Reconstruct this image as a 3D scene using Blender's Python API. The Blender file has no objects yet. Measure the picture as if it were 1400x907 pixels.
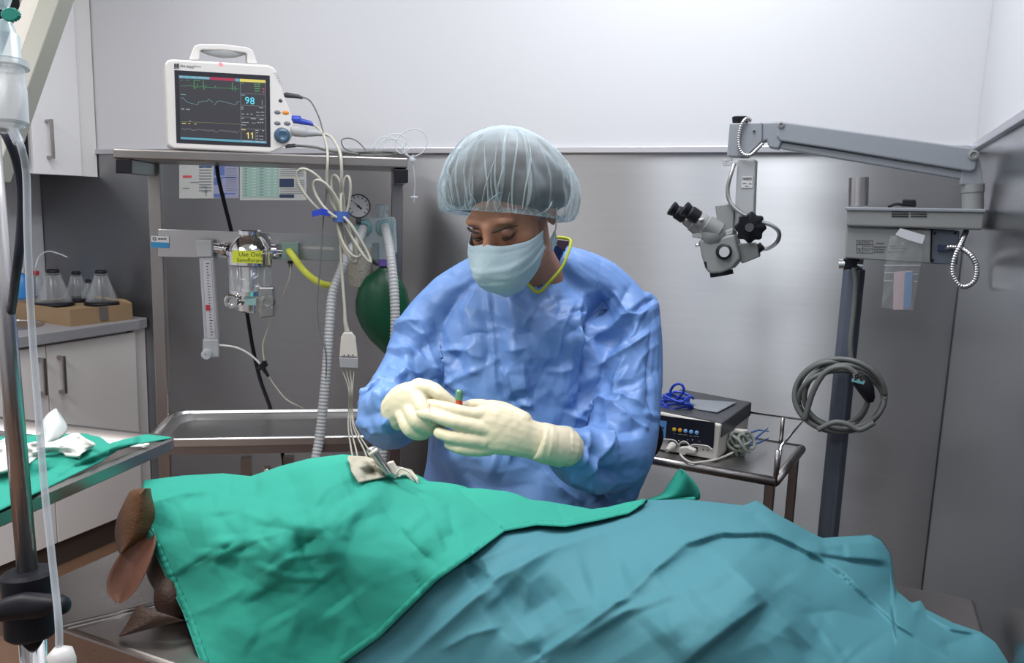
import bpy, bmesh, math, random
import numpy as np
from math import sin, cos, pi, radians, atan2, sqrt
from mathutils import Vector, Matrix
random.seed(7); rng = np.random.RandomState(7)
SC = bpy.context.scene
COL = SC.collection

# ------------------------------------------------------------------ camera
F = 1089.0; YAW = radians(23.3); PIT = radians(9.0); ROL = radians(1.87); EYE = 1.40
Rm = Matrix.Rotation(YAW, 3, 'Z') @ Matrix.Rotation(pi/2-PIT, 3, 'X') @ Matrix.Rotation(ROL, 3, 'Z')
cam_d = bpy.data.cameras.new('camera'); cam = bpy.data.objects.new('camera', cam_d); COL.objects.link(cam)
cam.matrix_world = Matrix.Translation((0, 0, EYE)) @ Rm.to_4x4()
cam_d.sensor_width = 36; cam_d.lens = F*36/1400; cam_d.clip_start = .02; cam_d.clip_end = 50
SC.camera = cam

# ------------------------------------------------------------------ world, lights, exposure
w = bpy.data.worlds.new('world'); SC.world = w; w.use_nodes = True
w.node_tree.nodes['Background'].inputs[0].default_value = (.8, .88, 1, 1)
w.node_tree.nodes['Background'].inputs[1].default_value = .3
SC.view_settings.view_transform = 'Standard'; SC.view_settings.look = 'None'
SC.view_settings.gamma = 1; SC.view_settings.use_curve_mapping = False
SC.view_settings.exposure = -0.06
def area(name, loc, sx, sy, power, color, aim=None):
    l = bpy.data.lights.new(name, 'AREA'); l.shape = 'RECTANGLE'; l.size = sx; l.size_y = sy
    l.energy = power; l.color = color
    o = bpy.data.objects.new(name, l); COL.objects.link(o); o.location = loc
    if aim is not None:
        o.rotation_euler = (Vector(aim)-Vector(loc)).to_track_quat('-Z', 'Y').to_euler()
    return o
area('ceiling_panel_light', (-.82, 1.45, 2.66), .08, 1.15, 11, (.93, .96, 1.0))
area('ceiling_panel_light', (-.36, 1.45, 2.66), .24, 1.15, 23, (.93, .96, 1.0))
area('ceiling_panel_light', (-2.0, -.1, 2.66), 1.15, .6, 46, (1.0, .98, .96))
area('ceiling_panel_light', (-.6, -.5, 2.66), 1.15, .6, 17, (.93, .96, 1.0))
area('ceiling_panel_light', (-1.95, 1.5, 2.66), .55, .55, 11, (.96, .97, 1.0))
sp = bpy.data.lights.new('surgical_lamp_beam', 'SPOT'); sp.energy = 92; sp.color = (1, .93, .78)
sp.spot_size = radians(21); sp.spot_blend = .75; sp.shadow_soft_size = .06
spo = bpy.data.objects.new('surgical_lamp_beam', sp); COL.objects.link(spo)
spo.location = (-.95, .35, 2.30)
spo.rotation_euler = (Vector((-.70, 1.20, 1.03))-Vector(spo.location)).to_track_quat('-Z', 'Y').to_euler()

# ------------------------------------------------------------------ pixel helpers (used while laying out real geometry)
ORG = Vector((0, 0, EYE)); RT = Rm @ Vector((1, 0, 0)); UP = Rm @ Vector((0, 1, 0)); FW = Rm @ Vector((0, 0, -1))
FH = Vector((-sin(YAW), cos(YAW), 0)); RH = Vector((cos(YAW), sin(YAW), 0)); ZZ = Vector((0, 0, 1))
def ray(x, y): return Rm @ Vector(((x-700)/F, -(y-453.5)/F, -1))
def P(x, y, d): return ORG + ray(x, y)*d
def PZ(x, y, z):
    r = ray(x, y); return ORG + r*((z-EYE)/r.z)
def PY(x, y, Y):
    r = ray(x, y); return ORG + r*(Y/r.y)
def PX(x, y, X):
    r = ray(x, y); return ORG + r*(X/r.x)
RMn = np.array(Rm)
def project(V):
    q = (np.asarray(V)-np.array([0, 0, EYE])) @ RMn
    return 700-F*q[:, 0]/q[:, 2], 453.5+F*q[:, 1]/q[:, 2], -q[:, 2]
class Plane:
    """vertical or free plane; at(px,py,off) = point of that plane moved off metres away from the viewer"""
    def __init__(s, p0, n):
        s.p = Vector(p0); s.n = Vector(n).normalized()
        if s.n.dot(FW) < 0: s.n = -s.n
    def at(s, x, y, off=0):
        r = ray(x, y); p = s.p + s.n*off
        return ORG + r*((p-ORG).dot(s.n)/r.dot(s.n))
def vplane(a, b): # vertical plane through two points
    d = b-a; return Plane(a, Vector((-d.y, d.x, 0)))
def K(ox, oy, s): return lambda x, y: (ox+x/s, oy+y/s)

# ------------------------------------------------------------------ materials
MATS = {}
def mat(name, col, rough=.5, metal=0, bump=0, bscale=200, var=0, vscale=8, spec=.5, trans=0, emit=None, es=1,
        aniso=0, coat=0, sheen=0, ior=1.45, sss=0, stretch=(1, 1, 1), alpha=1, bdist=.002, tan='X', rvar=0):
    if name in MATS: return MATS[name]
    m = bpy.data.materials.new(name); m.use_nodes = True; nt = m.node_tree; b = nt.nodes['Principled BSDF']
    I = b.inputs; I['Base Color'].default_value = (*col, 1); I['Roughness'].default_value = rough; I['Metallic'].default_value = metal
    I['Specular IOR Level'].default_value = spec; I['IOR'].default_value = ior
    I['Transmission Weight'].default_value = trans; I['Coat Weight'].default_value = coat; I['Sheen Weight'].default_value = sheen
    I['Anisotropic'].default_value = aniso; I['Subsurface Weight'].default_value = sss; I['Alpha'].default_value = alpha
    if sss: I['Subsurface Radius'].default_value = (.01, .005, .003)
    if emit: I['Emission Color'].default_value = (*emit, 1); I['Emission Strength'].default_value = es
    N, L = nt.nodes, nt.links
    if bump or var or rvar:
        tc = N.new('ShaderNodeTexCoord'); mp = N.new('ShaderNodeMapping'); mp.inputs['Scale'].default_value = stretch
        L.new(tc.outputs['Object'], mp.inputs[0])
    if bump:
        n = N.new('ShaderNodeTexNoise'); n.inputs['Scale'].default_value = bscale; n.inputs['Detail'].default_value = 4
        L.new(mp.outputs[0], n.inputs[0]); bp = N.new('ShaderNodeBump'); bp.inputs['Strength'].default_value = bump
        bp.inputs['Distance'].default_value = bdist; L.new(n.outputs[0], bp.inputs['Height']); L.new(bp.outputs[0], I['Normal'])
    if var or rvar:
        n = N.new('ShaderNodeTexNoise'); n.inputs['Scale'].default_value = vscale; n.inputs['Detail'].default_value = 5
        L.new(mp.outputs[0], n.inputs[0])
    if var:
        r = N.new('ShaderNodeMixRGB'); r.inputs[1].default_value = (*[max(0, c*(1-var)) for c in col], 1)
        r.inputs[2].default_value = (*[min(1, c*(1+var)) for c in col], 1)
        L.new(n.outputs[0], r.inputs[0]); L.new(r.outputs[0], I['Base Color'])
    if rvar:
        mr = N.new('ShaderNodeMapRange'); mr.inputs[3].default_value = rough-rvar; mr.inputs[4].default_value = rough+rvar
        L.new(n.outputs[0], mr.inputs[0]); L.new(mr.outputs[0], I['Roughness'])
    if aniso:
        ge = N.new('ShaderNodeCombineXYZ'); v = {'X': (1, 0, 0), 'Y': (0, 1, 0), 'Z': (0, 0, 1)}[tan]
        for i in range(3): ge.inputs[i].default_value = v[i]
        L.new(ge.outputs[0], I['Tangent'])
    MATS[name] = m; return m
def creased(m, scale, dist, warp=.12, fine=0, seed=0):
    """fine crease relief: warped cell facets feed a bump below the weave bump"""
    nt = m.node_tree; N, L = nt.nodes, nt.links; I = N['Principled BSDF'].inputs; tc = N.new('ShaderNodeTexCoord')
    n = N.new('ShaderNodeTexNoise'); n.inputs['Scale'].default_value = scale*.6; n.inputs['Detail'].default_value = 2; L.new(tc.outputs['Object'], n.inputs[0])
    sb = N.new('ShaderNodeVectorMath'); sb.operation = 'SUBTRACT'; sb.inputs[1].default_value = (.5, .5, .5); L.new(n.outputs['Color'], sb.inputs[0])
    sc = N.new('ShaderNodeVectorMath'); sc.operation = 'SCALE'; sc.inputs['Scale'].default_value = warp; L.new(sb.outputs[0], sc.inputs[0])
    ad = N.new('ShaderNodeVectorMath'); L.new(tc.outputs['Object'], ad.inputs[0]); L.new(sc.outputs[0], ad.inputs[1])
    prev = None
    for s_, d_ in ((scale, dist), (scale*2.7, dist*.35)):
        v = N.new('ShaderNodeTexVoronoi'); v.feature = 'F1'; v.inputs['Scale'].default_value = s_; L.new(ad.outputs[0], v.inputs['Vector'])
        b = N.new('ShaderNodeBump'); b.inputs['Strength'].default_value = 1; b.inputs['Distance'].default_value = d_; L.new(v.outputs['Distance'], b.inputs['Height'])
        if prev: L.new(prev.outputs[0], b.inputs['Normal'])
        prev = b
    old = I['Normal'].links[0].from_node if I['Normal'].links else None
    if old: L.new(prev.outputs[0], old.inputs['Normal'])
    else: L.new(prev.outputs[0], I['Normal'])
def thinmat(name, col, opac=.35, rough=.15):
    """clear thin plastic: mostly transparent, partly glossy and tinted, the same for every viewer"""
    if name in MATS: return MATS[name]
    m = bpy.data.materials.new(name); m.use_nodes = True; nt = m.node_tree; N, L = nt.nodes, nt.links
    b = N['Principled BSDF']; b.inputs['Base Color'].default_value = (*col, 1); b.inputs['Roughness'].default_value = rough
    b.inputs['Specular IOR Level'].default_value = .9
    tr = N.new('ShaderNodeBsdfTransparent'); mx = N.new('ShaderNodeMixShader'); lw = N.new('ShaderNodeLayerWeight'); lw.inputs[0].default_value = .35
    mr = N.new('ShaderNodeMapRange'); mr.inputs[3].default_value = opac; mr.inputs[4].default_value = min(1, opac+.5)
    L.new(lw.outputs['Facing'], mr.inputs[0]); L.new(mr.outputs[0], mx.inputs[0])
    L.new(tr.outputs[0], mx.inputs[1]); L.new(b.outputs[0], mx.inputs[2]); L.new(mx.outputs[0], N['Material Output'].inputs[0])
    MATS[name] = m; return m
m_white_wall = mat('white_wall_panel', (.54, .545, .57), .45, bump=.03, bscale=60)
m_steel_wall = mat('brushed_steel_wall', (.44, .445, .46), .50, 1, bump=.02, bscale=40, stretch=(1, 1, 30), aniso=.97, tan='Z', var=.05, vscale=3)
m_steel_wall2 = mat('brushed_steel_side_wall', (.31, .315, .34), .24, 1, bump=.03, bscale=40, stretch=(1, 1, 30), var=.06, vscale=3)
m_ceiling = mat('ceiling_white', (.75, .75, .75), .8)
m_floor = mat('floor_vinyl', (.17, .095, .06), .35, var=.3, vscale=6)
m_rail = mat('rail_aluminium', (.62, .62, .66), .35, 1)
m_steel = mat('steel', (.52, .51, .51), .28, 1, bump=.02, bscale=60, var=.06, vscale=6)
m_basin = mat('basin_steel', (.62, .61, .60), .3, 1, var=.05, vscale=6)
m_steel_dark = mat('dark_steel', (.34, .32, .31), .33, 1, var=.12, vscale=6)
m_steel_top = mat('table_steel', (.42, .38, .36), .30, 1, bump=.06, bscale=80, var=.15, vscale=12, rvar=.1)
m_chrome = mat('chrome', (.8, .8, .8), .1, 1)
m_black = mat('black_plastic', (.010, .010, .014), .45, spec=.25)
m_dark = mat('dark_grey_plastic', (.05, .052, .06), .45)
m_cab = mat('cabinet_white', (.74, .715, .70), .4)
m_cab_up = mat('upper_cabinet_white', (.72, .72, .73), .4)
m_cab_edge = mat('cabinet_edge', (.68, .67, .66), .5)
m_counter = mat('counter_grey', (.30, .30, .32), .4, var=.1, vscale=60)
m_kick = mat('kick_brown', (.075, .055, .045), .5)
m_handle = mat('handle_nickel', (.42, .38, .37), .35, 1)
m_card = mat('cardboard', (.29, .195, .11), .8, var=.1, vscale=10)
m_tape = mat('grey_tape', (.13, .12, .11), .5)
m_clear = thinmat('clear_plastic', (.5, .53, .55), .08)
m_clear2 = thinmat('cloudy_plastic', (.60, .64, .68), .42, .3)
m_clearb = thinmat('bluish_clear_plastic', (.6, .75, .8), .33, .2)
m_glass = thinmat('clear_glass', (.9, .95, .95), .1, .03)
m_white = mat('white_plastic', (.62, .60, .58), .4)
m_cream = mat('cream_plastic', (.58, .55, .50), .45)
m_grey = mat('light_grey_plastic', (.33, .34, .35), .45)
m_scope = mat('microscope_grey_paint', (.225, .24, .265), .42, bump=.05, bscale=400)
m_scope2 = mat('microscope_stand_paint', (.21, .215, .21), .45)
m_column = mat('column_blue_grey_paint', (.085, .10, .13), .45)
m_cable = mat('cream_cable', (.42, .41, .35), .5)
m_cable2 = mat('grey_cable', (.12, .125, .12), .5)
m_hose = mat('corrugated_hose', (.36, .37, .38), .4)
m_blue = mat('blue_plastic', (.03, .06, .40), .35)
m_blue2 = mat('royal_blue_cable', (.012, .05, .42), .3)
m_yel = mat('yellow_hose', (.72, .75, .10), .35, sss=.1)
m_yel_lab = mat('yellow_label', (.50, .55, .03), .5)
m_bag = mat('green_rubber', (.004, .062, .028), .38)
m_print = mat('dark_print', (.03, .03, .035), .6)
m_green = mat('green_cotton', (.02, .29, .215), .85, bump=.25, bscale=900, var=.06, vscale=7, bdist=.0006)
m_teal = mat('teal_nonwoven', (.055, .205, .245), .72, bump=.35, bscale=1100, var=.05, vscale=6, bdist=.0006)
m_gown = mat('blue_gown', (.125, .24, .52), .45, bump=.15, bscale=500, var=.05, vscale=9, bdist=.0008)
m_glove = mat('latex_glove', (.58, .52, .39), .42, sss=.12, var=.03, vscale=30, bump=.1, bscale=60, bdist=.0015)
m_skin = mat('skin', (.36, .17, .105), .5, sss=.12, bump=.06, bscale=300, bdist=.0005)
m_hair = mat('brown_hair', (.035, .018, .012), .5, bump=.4, bscale=80, stretch=(1, 1, .1))
m_mask = mat('mask_pale_blue', (.37, .48, .54), .75, bump=.15, bscale=600, sss=.1)
m_trim = mat('lime_trim', (.42, .48, .03), .6)
m_dog = mat('brown_fur', (.10, .042, .014), .5, bump=.7, bscale=260, var=.35, vscale=25, bdist=.002)
m_dogpink = mat('ear_inside', (.16, .07, .045), .55, bump=.3, bscale=150, var=.3, vscale=14)
m_scr = mat('screen_black', (.02, .02, .028), .12)
def glow(n, c, s=1): return mat(n, (0, 0, 0), .4, emit=c, es=s)

creased(m_gown, 11, .0016); creased(m_mask, 30, .0008)
# ------------------------------------------------------------------ mesh builder
class MB:
    def __init__(s): s.v = []; s.f = []; s.mi = []; s.m = 0
    def add(s, vs, fs):
        b = len(s.v); s.v += [Vector(v) for v in vs]; s.f += [tuple(b+i for i in f) for f in fs]; s.mi += [s.m]*len(fs); return s
    def prism(s, pts, vec):
        n = len(pts); vec = Vector(vec); pts = [Vector(p) for p in pts]
        return s.add(pts+[p+vec for p in pts], [tuple(range(n)), tuple(range(2*n-1, n-1, -1))]+[(i, n+i, n+(i+1) % n, (i+1) % n) for i in range(n)])
    def box(s, p, ax, ay, az):
        p, ax, ay = Vector(p), Vector(ax), Vector(ay); return s.prism([p, p+ax, p+ax+ay, p+ay], az)
    def cbox(s, c, ax, ay, az):
        ax, ay, az = Vector(ax), Vector(ay), Vector(az); return s.box(Vector(c)-(ax+ay+az)/2, ax, ay, az)
    def poly(s, pts): return s.add(pts, [tuple(range(len(pts)))])
    def rings(s, rs, cap=True, closed=True):
        n = len(rs[0]); vs = [p for r in rs for p in r]; fs = []
        for i in range(len(rs)-1):
            for j in range(n if closed else n-1):
                k = (j+1) % n; fs.append((i*n+j, i*n+k, (i+1)*n+k, (i+1)*n+j))
        if cap: fs += [tuple(range(n-1, -1, -1)), tuple(range((len(rs)-1)*n, len(rs)*n))]
        return s.add(vs, fs)
    def tube(s, pts, r, n=8, cap=True, res=0, flat=1, up=None):
        pts = [Vector(p) for p in pts]
        if not hasattr(r, '__len__'): r = [r]*len(pts)
        if res:
            q = []; rr = []
            for i in range(len(pts)-1):
                p0 = pts[max(i-1, 0)]; p1 = pts[i]; p2 = pts[i+1]; p3 = pts[min(i+2, len(pts)-1)]
                for k in range(res):
                    t = k/res; q.append(.5*((2*p1)+(p2-p0)*t+(2*p0-5*p1+4*p2-p3)*t*t+(3*p1-p0-3*p2+p3)*t**3)); rr.append(r[i]*(1-t)+r[i+1]*t)
            q.append(pts[-1]); rr.append(r[-1]); pts, r = q, rr
        rs = []; a = None
        for i, p in enumerate(pts):
            t = (pts[min(i+1, len(pts)-1)]-pts[max(i-1, 0)])
            t = t.normalized() if t.length > 1e-9 else Vector((0, 0, 1))
            if a is None:
                a = Vector(up) if up is not None else (Vector((0, 0, 1)) if abs(t.z) < .9 else Vector((1, 0, 0)))
            a = (a-t*a.dot(t)).normalized(); b = t.cross(a)
            rs.append([p+(a*cos(2*pi*k/n)*flat+b*sin(2*pi*k/n))*r[i] for k in range(n)])
        return s.rings(rs, cap)
    def lathe(s, p, ax, prof, n=20, cap=True, sq=None):
        """prof: (distance along axis, radius)"""
        p = Vector(p); ax = Vector(ax).normalized(); a = ax.orthogonal().normalized(); b = ax.cross(a)
        return s.rings([[p+ax*t+(a*cos(2*pi*k/n)+b*sin(2*pi*k/n))*max(r, 1e-5) for k in range(n)] for t, r in prof], cap)
    def cyl(s, a, b, r, n=16, r2=None):
        a, b = Vector(a), Vector(b); return s.lathe(a, b-a, [(0, r), ((b-a).length, r if r2 is None else r2)], n)
    def ell(s, c, ax, ay, az, n=20, m=12):
        c, ax, ay, az = Vector(c), Vector(ax), Vector(ay), Vector(az)
        rs = [[c+az*cos(pi*i/m)+(ax*cos(2*pi*j/n)+ay*sin(2*pi*j/n))*max(sin(pi*i/m), 1e-4) for j in range(n)] for i in range(m+1)]
        return s.rings(rs, True)
    def grid(s, rows, closed=False):
        return s.rings(rows, False, closed)
def text_into(mb, txt, o, ex, ey, size, align='LEFT'):
    """flat lettering: glyph meshes laid on the plane o, ex, ey"""
    c = bpy.data.curves.new('t', 'FONT'); c.body = txt; c.size = size; c.align_x = align; c.resolution_u = 2
    ob = bpy.data.objects.new('t', c); COL.objects.link(ob)
    dg = bpy.context.evaluated_depsgraph_get(); dg.update(); me = bpy.data.meshes.new_from_object(ob.evaluated_get(dg))
    mb.add([Vector(o)+Vector(ex)*v.co.x+Vector(ey)*v.co.y for v in me.vertices], [tuple(p.vertices) for p in me.polygons])
    bpy.data.objects.remove(ob); bpy.data.curves.remove(c); bpy.data.meshes.remove(me)

def tag(o, label=None, cat=None, group=None, kind=None):
    if label: o['label'] = label
    if cat: o['category'] = cat
    if group: o['group'] = group
    if kind: o['kind'] = kind
    return o
def thing(name, loc, label, cat, group=None):
    o = bpy.data.objects.new(name, None); COL.objects.link(o); o.location = loc; o.empty_display_size = .05
    o['org'] = list(loc); return tag(o, label, cat, group)
def obj(name, mb, mats, parent=None, smooth=False, bev=0, seg=2, label=None, cat=None, group=None, kind=None, sharp=None, origin=None):
    if not isinstance(mats, (list, tuple)): mats = [mats]
    me = bpy.data.meshes.new(name)
    if origin is not None: og = Vector(origin)
    elif parent is not None: og = Vector(parent['org'])
    else:
        xs = [v.x for v in mb.v]; ys = [v.y for v in mb.v]; zs = [v.z for v in mb.v]
        og = Vector(((min(xs)+max(xs))/2, (min(ys)+max(ys))/2, min(zs)))
    me.from_pydata([v-og for v in mb.v], [], mb.f)
    for m in mats: me.materials.append(m)
    me.polygons.foreach_set('material_index', mb.mi)
    if smooth: me.polygons.foreach_set('use_smooth', [True]*len(me.polygons))
    bm = bmesh.new(); bm.from_mesh(me); bmesh.ops.recalc_face_normals(bm, faces=bm.faces)
    if sharp:
        for e in bm.edges:
            if len(e.link_faces) == 2 and e.calc_face_angle(0) > radians(sharp): e.smooth = False
    bm.to_mesh(me); bm.free()
    o = bpy.data.objects.new(name, me); COL.objects.link(o)
    if parent is not None: o.parent = parent
    else: o.location = og
    o['org'] = list(og)
    if bev:
        b = o.modifiers.new('bevel', 'BEVEL'); b.width = bev; b.segments = seg; b.limit_method = 'ANGLE'; b.angle_limit = radians(35)
    return tag(o, label, cat, group, kind)
def remesh(mb, voxel, smooth_it=4):
    """union of closed shapes -> one continuous surface; returns verts (np), faces"""
    me = bpy.data.meshes.new('tmp'); me.from_pydata(mb.v, [], mb.f)
    bm = bmesh.new(); bm.from_mesh(me); bmesh.ops.recalc_face_normals(bm, faces=bm.faces); bm.to_mesh(me); bm.free()
    ob = bpy.data.objects.new('tmp', me); COL.objects.link(ob)
    r = ob.modifiers.new('r', 'REMESH'); r.mode = 'VOXEL'; r.voxel_size = voxel
    if smooth_it:
        s = ob.modifiers.new('s', 'SMOOTH'); s.factor = .5; s.iterations = smooth_it
    dg = bpy.context.evaluated_depsgraph_get(); dg.update(); m2 = bpy.data.meshes.new_from_object(ob.evaluated_get(dg))
    n = len(m2.vertices); V = np.zeros(n*3); m2.vertices.foreach_get('co', V); Nn = np.zeros(n*3); m2.vertices.foreach_get('normal', Nn)
    fs = [tuple(p.vertices) for p in m2.polygons]
    bpy.data.objects.remove(ob); bpy.data.meshes.remove(me); bpy.data.meshes.remove(m2)
    return V.reshape(-1, 3), Nn.reshape(-1, 3), fs
def from_np(V, fs):
    mb = MB(); mb.v = [Vector(v) for v in V]; mb.f = list(fs); mb.mi = [0]*len(fs); return mb
def chain(mb, nodes, n=18, sub=5):
    """nodes: (px, py, depth, ra px, rb px): tapered limb, ra across in the image, rb in depth"""
    C = [P(a[0], a[1], a[2]) for a in nodes]; A = [a[3]*a[2]/F for a in nodes]; Bd = [(a[4] if len(a) > 4 else a[3])*a[2]/F for a in nodes]
    pts = []; ra = []; rb = []
    for i in range(len(C)-1):
        p0, p1, p2, p3 = C[max(i-1, 0)], C[i], C[i+1], C[min(i+2, len(C)-1)]
        for k in range(sub):
            t = k/sub; pts.append(.5*((2*p1)+(p2-p0)*t+(2*p0-5*p1+4*p2-p3)*t*t+(3*p1-p0-3*p2+p3)*t**3)); ra.append(A[i]*(1-t)+A[i+1]*t); rb.append(Bd[i]*(1-t)+Bd[i+1]*t)
    pts.append(C[-1]); ra.append(A[-1]); rb.append(Bd[-1])
    # round ends
    t0 = (pts[0]-pts[1]).normalized(); t1 = (pts[-1]-pts[-2]).normalized(); m0 = min(ra[0], rb[0]); m1 = min(ra[-1], rb[-1])
    S = [pts[0]+t0*m0*q for q in (.98, .8, .45)]; E = [pts[-1]+t1*m1*q for q in (.45, .8, .98)]
    fa = [.15, .6, .89]
    pts = S+pts+E; ra = [ra[0]*q for q in fa]+ra+[ra[-1]*q for q in fa[::-1]]; rb = [rb[0]*q for q in fa]+rb+[rb[-1]*q for q in fa[::-1]]
    rs = []
    for i, p in enumerate(pts):
        t = (pts[min(i+1, len(pts)-1)]-pts[max(i-1, 0)]).normalized()
        a = t.cross(FW)
        if a.length < .25: a = t.cross(UP) if a.length < .02 else a
        a.normalize(); b = t.cross(a)
        rs.append([p+a*cos(2*pi*k/n)*ra[i]+b*sin(2*pi*k/n)*rb[i] for k in range(n)])
    mb.rings(rs, True)
def vnoise(X, Y, sx, sy, seed, oct=3):
    """numpy value noise"""
    X = np.asarray(X, float); Y = np.asarray(Y, float); out = np.zeros_like(X); amp = 1; r = np.random.RandomState(seed); tot = 0
    for o in range(oct):
        G = r.rand(64, 64)*2-1; x = X/sx; y = Y/sy; xi = np.floor(x).astype(int); yi = np.floor(y).astype(int); fx = x-xi; fy = y-yi
        fx = fx*fx*(3-2*fx); fy = fy*fy*(3-2*fy)
        g = lambda i, j: G[i % 64, j % 64]
        out += amp*((g(xi, yi)*(1-fx)+g(xi+1, yi)*fx)*(1-fy)+(g(xi, yi+1)*(1-fx)+g(xi+1, yi+1)*fx)*fy); tot += amp; amp *= .5; sx /= 2; sy /= 2
    return out/tot
def crumple(X, Y, cell, seed, ang=0, st=1.0):
    """creased-paper relief: random heights on a warped triangle lattice, straight folds between flat facets"""
    X = np.asarray(X, float); Y = np.asarray(Y, float)
    X = X+.45*cell*vnoise(X, Y, cell*1.7, cell*1.7, seed+50, 2); Y = Y+.45*cell*vnoise(X, Y, cell*1.7, cell*1.7, seed+51, 2)
    c, s = cos(ang), sin(ang); U = (X*c+Y*s)/cell/st; V = (-X*s+Y*c)/cell+.5*U
    ui = np.floor(U).astype(int); vi = np.floor(V).astype(int); fx = U-ui; fy = V-vi; G = np.random.RandomState(seed).rand(64, 64)
    g = lambda i, j: G[i % 64, j % 64]
    a, b_, c_, d = g(ui, vi), g(ui+1, vi), g(ui, vi+1), g(ui+1, vi+1)
    return np.where(fx > fy, a*(1-fx)+b_*(fx-fy)+d*fy, a*(1-fy)+c_*(fy-fx)+d*fx)
def random_folds(n, seed, boxes, amp, wid):
    """many short straight creases; boxes: (x0, y0, x1, y1, mean angle deg, spread deg, length lo, hi)"""
    r = np.random.RandomState(seed); out = []
    for _ in range(n):
        x0, y0, x1, y1, a0, sp_, l0, l1 = boxes[r.randint(len(boxes))]; cx = x0+(x1-x0)*r.rand(); cy = y0+(y1-y0)*r.rand(); a = radians(a0+sp_*(r.rand()*2-1)); l = l0+(l1-l0)*r.rand()
        b = radians((r.rand()*2-1)*25); p = [(cx-cos(a)*l/2, cy-sin(a)*l/2), (cx, cy), (cx+cos(a+b)*l/2, cy+sin(a+b)*l/2)]
        s = 1 if r.rand() < .6 else -1; out.append(('r' if r.rand() < .6 else 'g', s*amp*(.5+r.rand()), wid*(.6+.9*r.rand())*(1 if s > 0 else 1.3), p))
    return out
def creases(X, Y, L):
    """L: (kind, amplitude, width px, [(x,y)...]); 'r' sharp ridge, 'g' soft roll, 's' fold edge (step)"""
    X = np.asarray(X, float); Y = np.asarray(Y, float); H = np.zeros_like(X)
    for kind, A, wd, pts in L:
        best = np.full(X.shape, 1e9); sg = np.zeros_like(X); tt = np.zeros_like(X)
        seg = [sqrt((pts[i+1][0]-pts[i][0])**2+(pts[i+1][1]-pts[i][1])**2) for i in range(len(pts)-1)]; tot = sum(seg); acc = 0
        for i in range(len(pts)-1):
            ax, ay = pts[i]; bx, by = pts[i+1]; dx, dy = bx-ax, by-ay; l2 = dx*dx+dy*dy
            t = np.clip(((X-ax)*dx+(Y-ay)*dy)/l2, 0, 1); d = np.hypot(X-ax-t*dx, Y-ay-t*dy)
            m = d < best; best = np.where(m, d, best); sg = np.where(m, np.sign(dx*(Y-ay)-dy*(X-ax)), sg); tt = np.where(m, (acc+t*seg[i])/tot, tt); acc += seg[i]
        tp = np.clip(np.minimum(tt, 1-tt)*5+.12, 0, 1)
        if kind == 'r': H += A*tp*np.exp(-best/wd)
        elif kind == 'g': H += A*tp*np.maximum(0, 1-np.sqrt(best**2+(.18*wd)**2)/(1.7*wd))
        elif kind == 's': H -= A*tp*np.tanh(sg*best/2.5)*np.exp(-best/wd)
    return H
# ================================================================== SETTING
YB, XR, XL, YF, ZC = 2.36, .243, -3.22, -1.7, 2.7
def slab(name, p, ax, ay, az, m, **k): return obj(name, MB().box(p, ax, ay, az), m, **k)
def struct(name, mb, m, parent=None, **k):
    o = obj(name, mb, m, parent, **k)
    if parent is None: o['kind'] = 'structure'
    return o
struct('floor', MB().box((XL-.1, YF-.1, -.05), (XR-XL+.2, 0, 0), (0, YB-YF+.2, 0), (0, 0, .05)), m_floor)
struct('ceiling', MB().box((XL-.1, YF-.1, ZC), (XR-XL+.2, 0, 0), (0, YB-YF+.2, 0), (0, 0, .05)), m_ceiling)
ZR0, ZR1 = 1.557, 1.578      # rail height left end / right end
wb = struct('wall_back', MB().box((XL-.1, YB+.012, 0), (XR-XL+.2, 0, 0), (0, .08, 0), (0, 0, ZC)), m_white_wall)
m_ = MB().prism([(XL, YB+.002, ZR0), (XR+.01, YB+.002, ZR1), (XR+.01, YB+.002, ZC), (XL, YB+.002, ZC)], (0, .01, 0)); struct('white_panel', m_, m_white_wall, wb)
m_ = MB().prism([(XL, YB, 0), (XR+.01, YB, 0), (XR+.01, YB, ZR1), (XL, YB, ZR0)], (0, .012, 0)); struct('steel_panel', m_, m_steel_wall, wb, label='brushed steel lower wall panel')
wr = struct('wall_right', MB().box((XR+.012, YF-.1, 0), (.08, 0, 0), (0, YB-YF+.1, 0), (0, 0, ZC)), m_white_wall)
struct('white_panel', MB().box((XR+.002, YF, ZR1), (.01, 0, 0), (0, YB-YF, 0), (0, 0, ZC-ZR1)), m_white_wall, wr)
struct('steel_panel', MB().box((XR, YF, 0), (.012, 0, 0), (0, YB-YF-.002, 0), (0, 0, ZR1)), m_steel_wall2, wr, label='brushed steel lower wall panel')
struct('wall_left', MB().box((XL-.09, YF-.1, 0), (.08, 0, 0), (0, YB-YF+.1, 0), (0, 0, ZC)), m_white_wall)
struct('wall_front', MB().box((XL-.1, YF-.08, 0), (XR-XL+.2, 0, 0), (0, .08, 0), (0, 0, ZC)), m_white_wall)
m_ = MB().prism([(XL, YB-.012, ZR0-.008), (XR, YB-.012, ZR1-.008), (XR, YB-.012, ZR1+.011), (XL, YB-.012, ZR0+.011)], (0, .012, 0))
struct('trim_1', m_, m_rail, bev=.002)
struct('trim_2', MB().box((XR-.012, YF, ZR1-.008), (.012, 0, 0), (0, YB-YF-.012, 0), (0, 0, .019)), m_rail, bev=.002)
struct('trim_3', MB().box((XR-.0025, YB-.006, 0), (.0025, 0, 0), (0, .006, 0), (0, 0, ZR1-.01)), m_dark)
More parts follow.
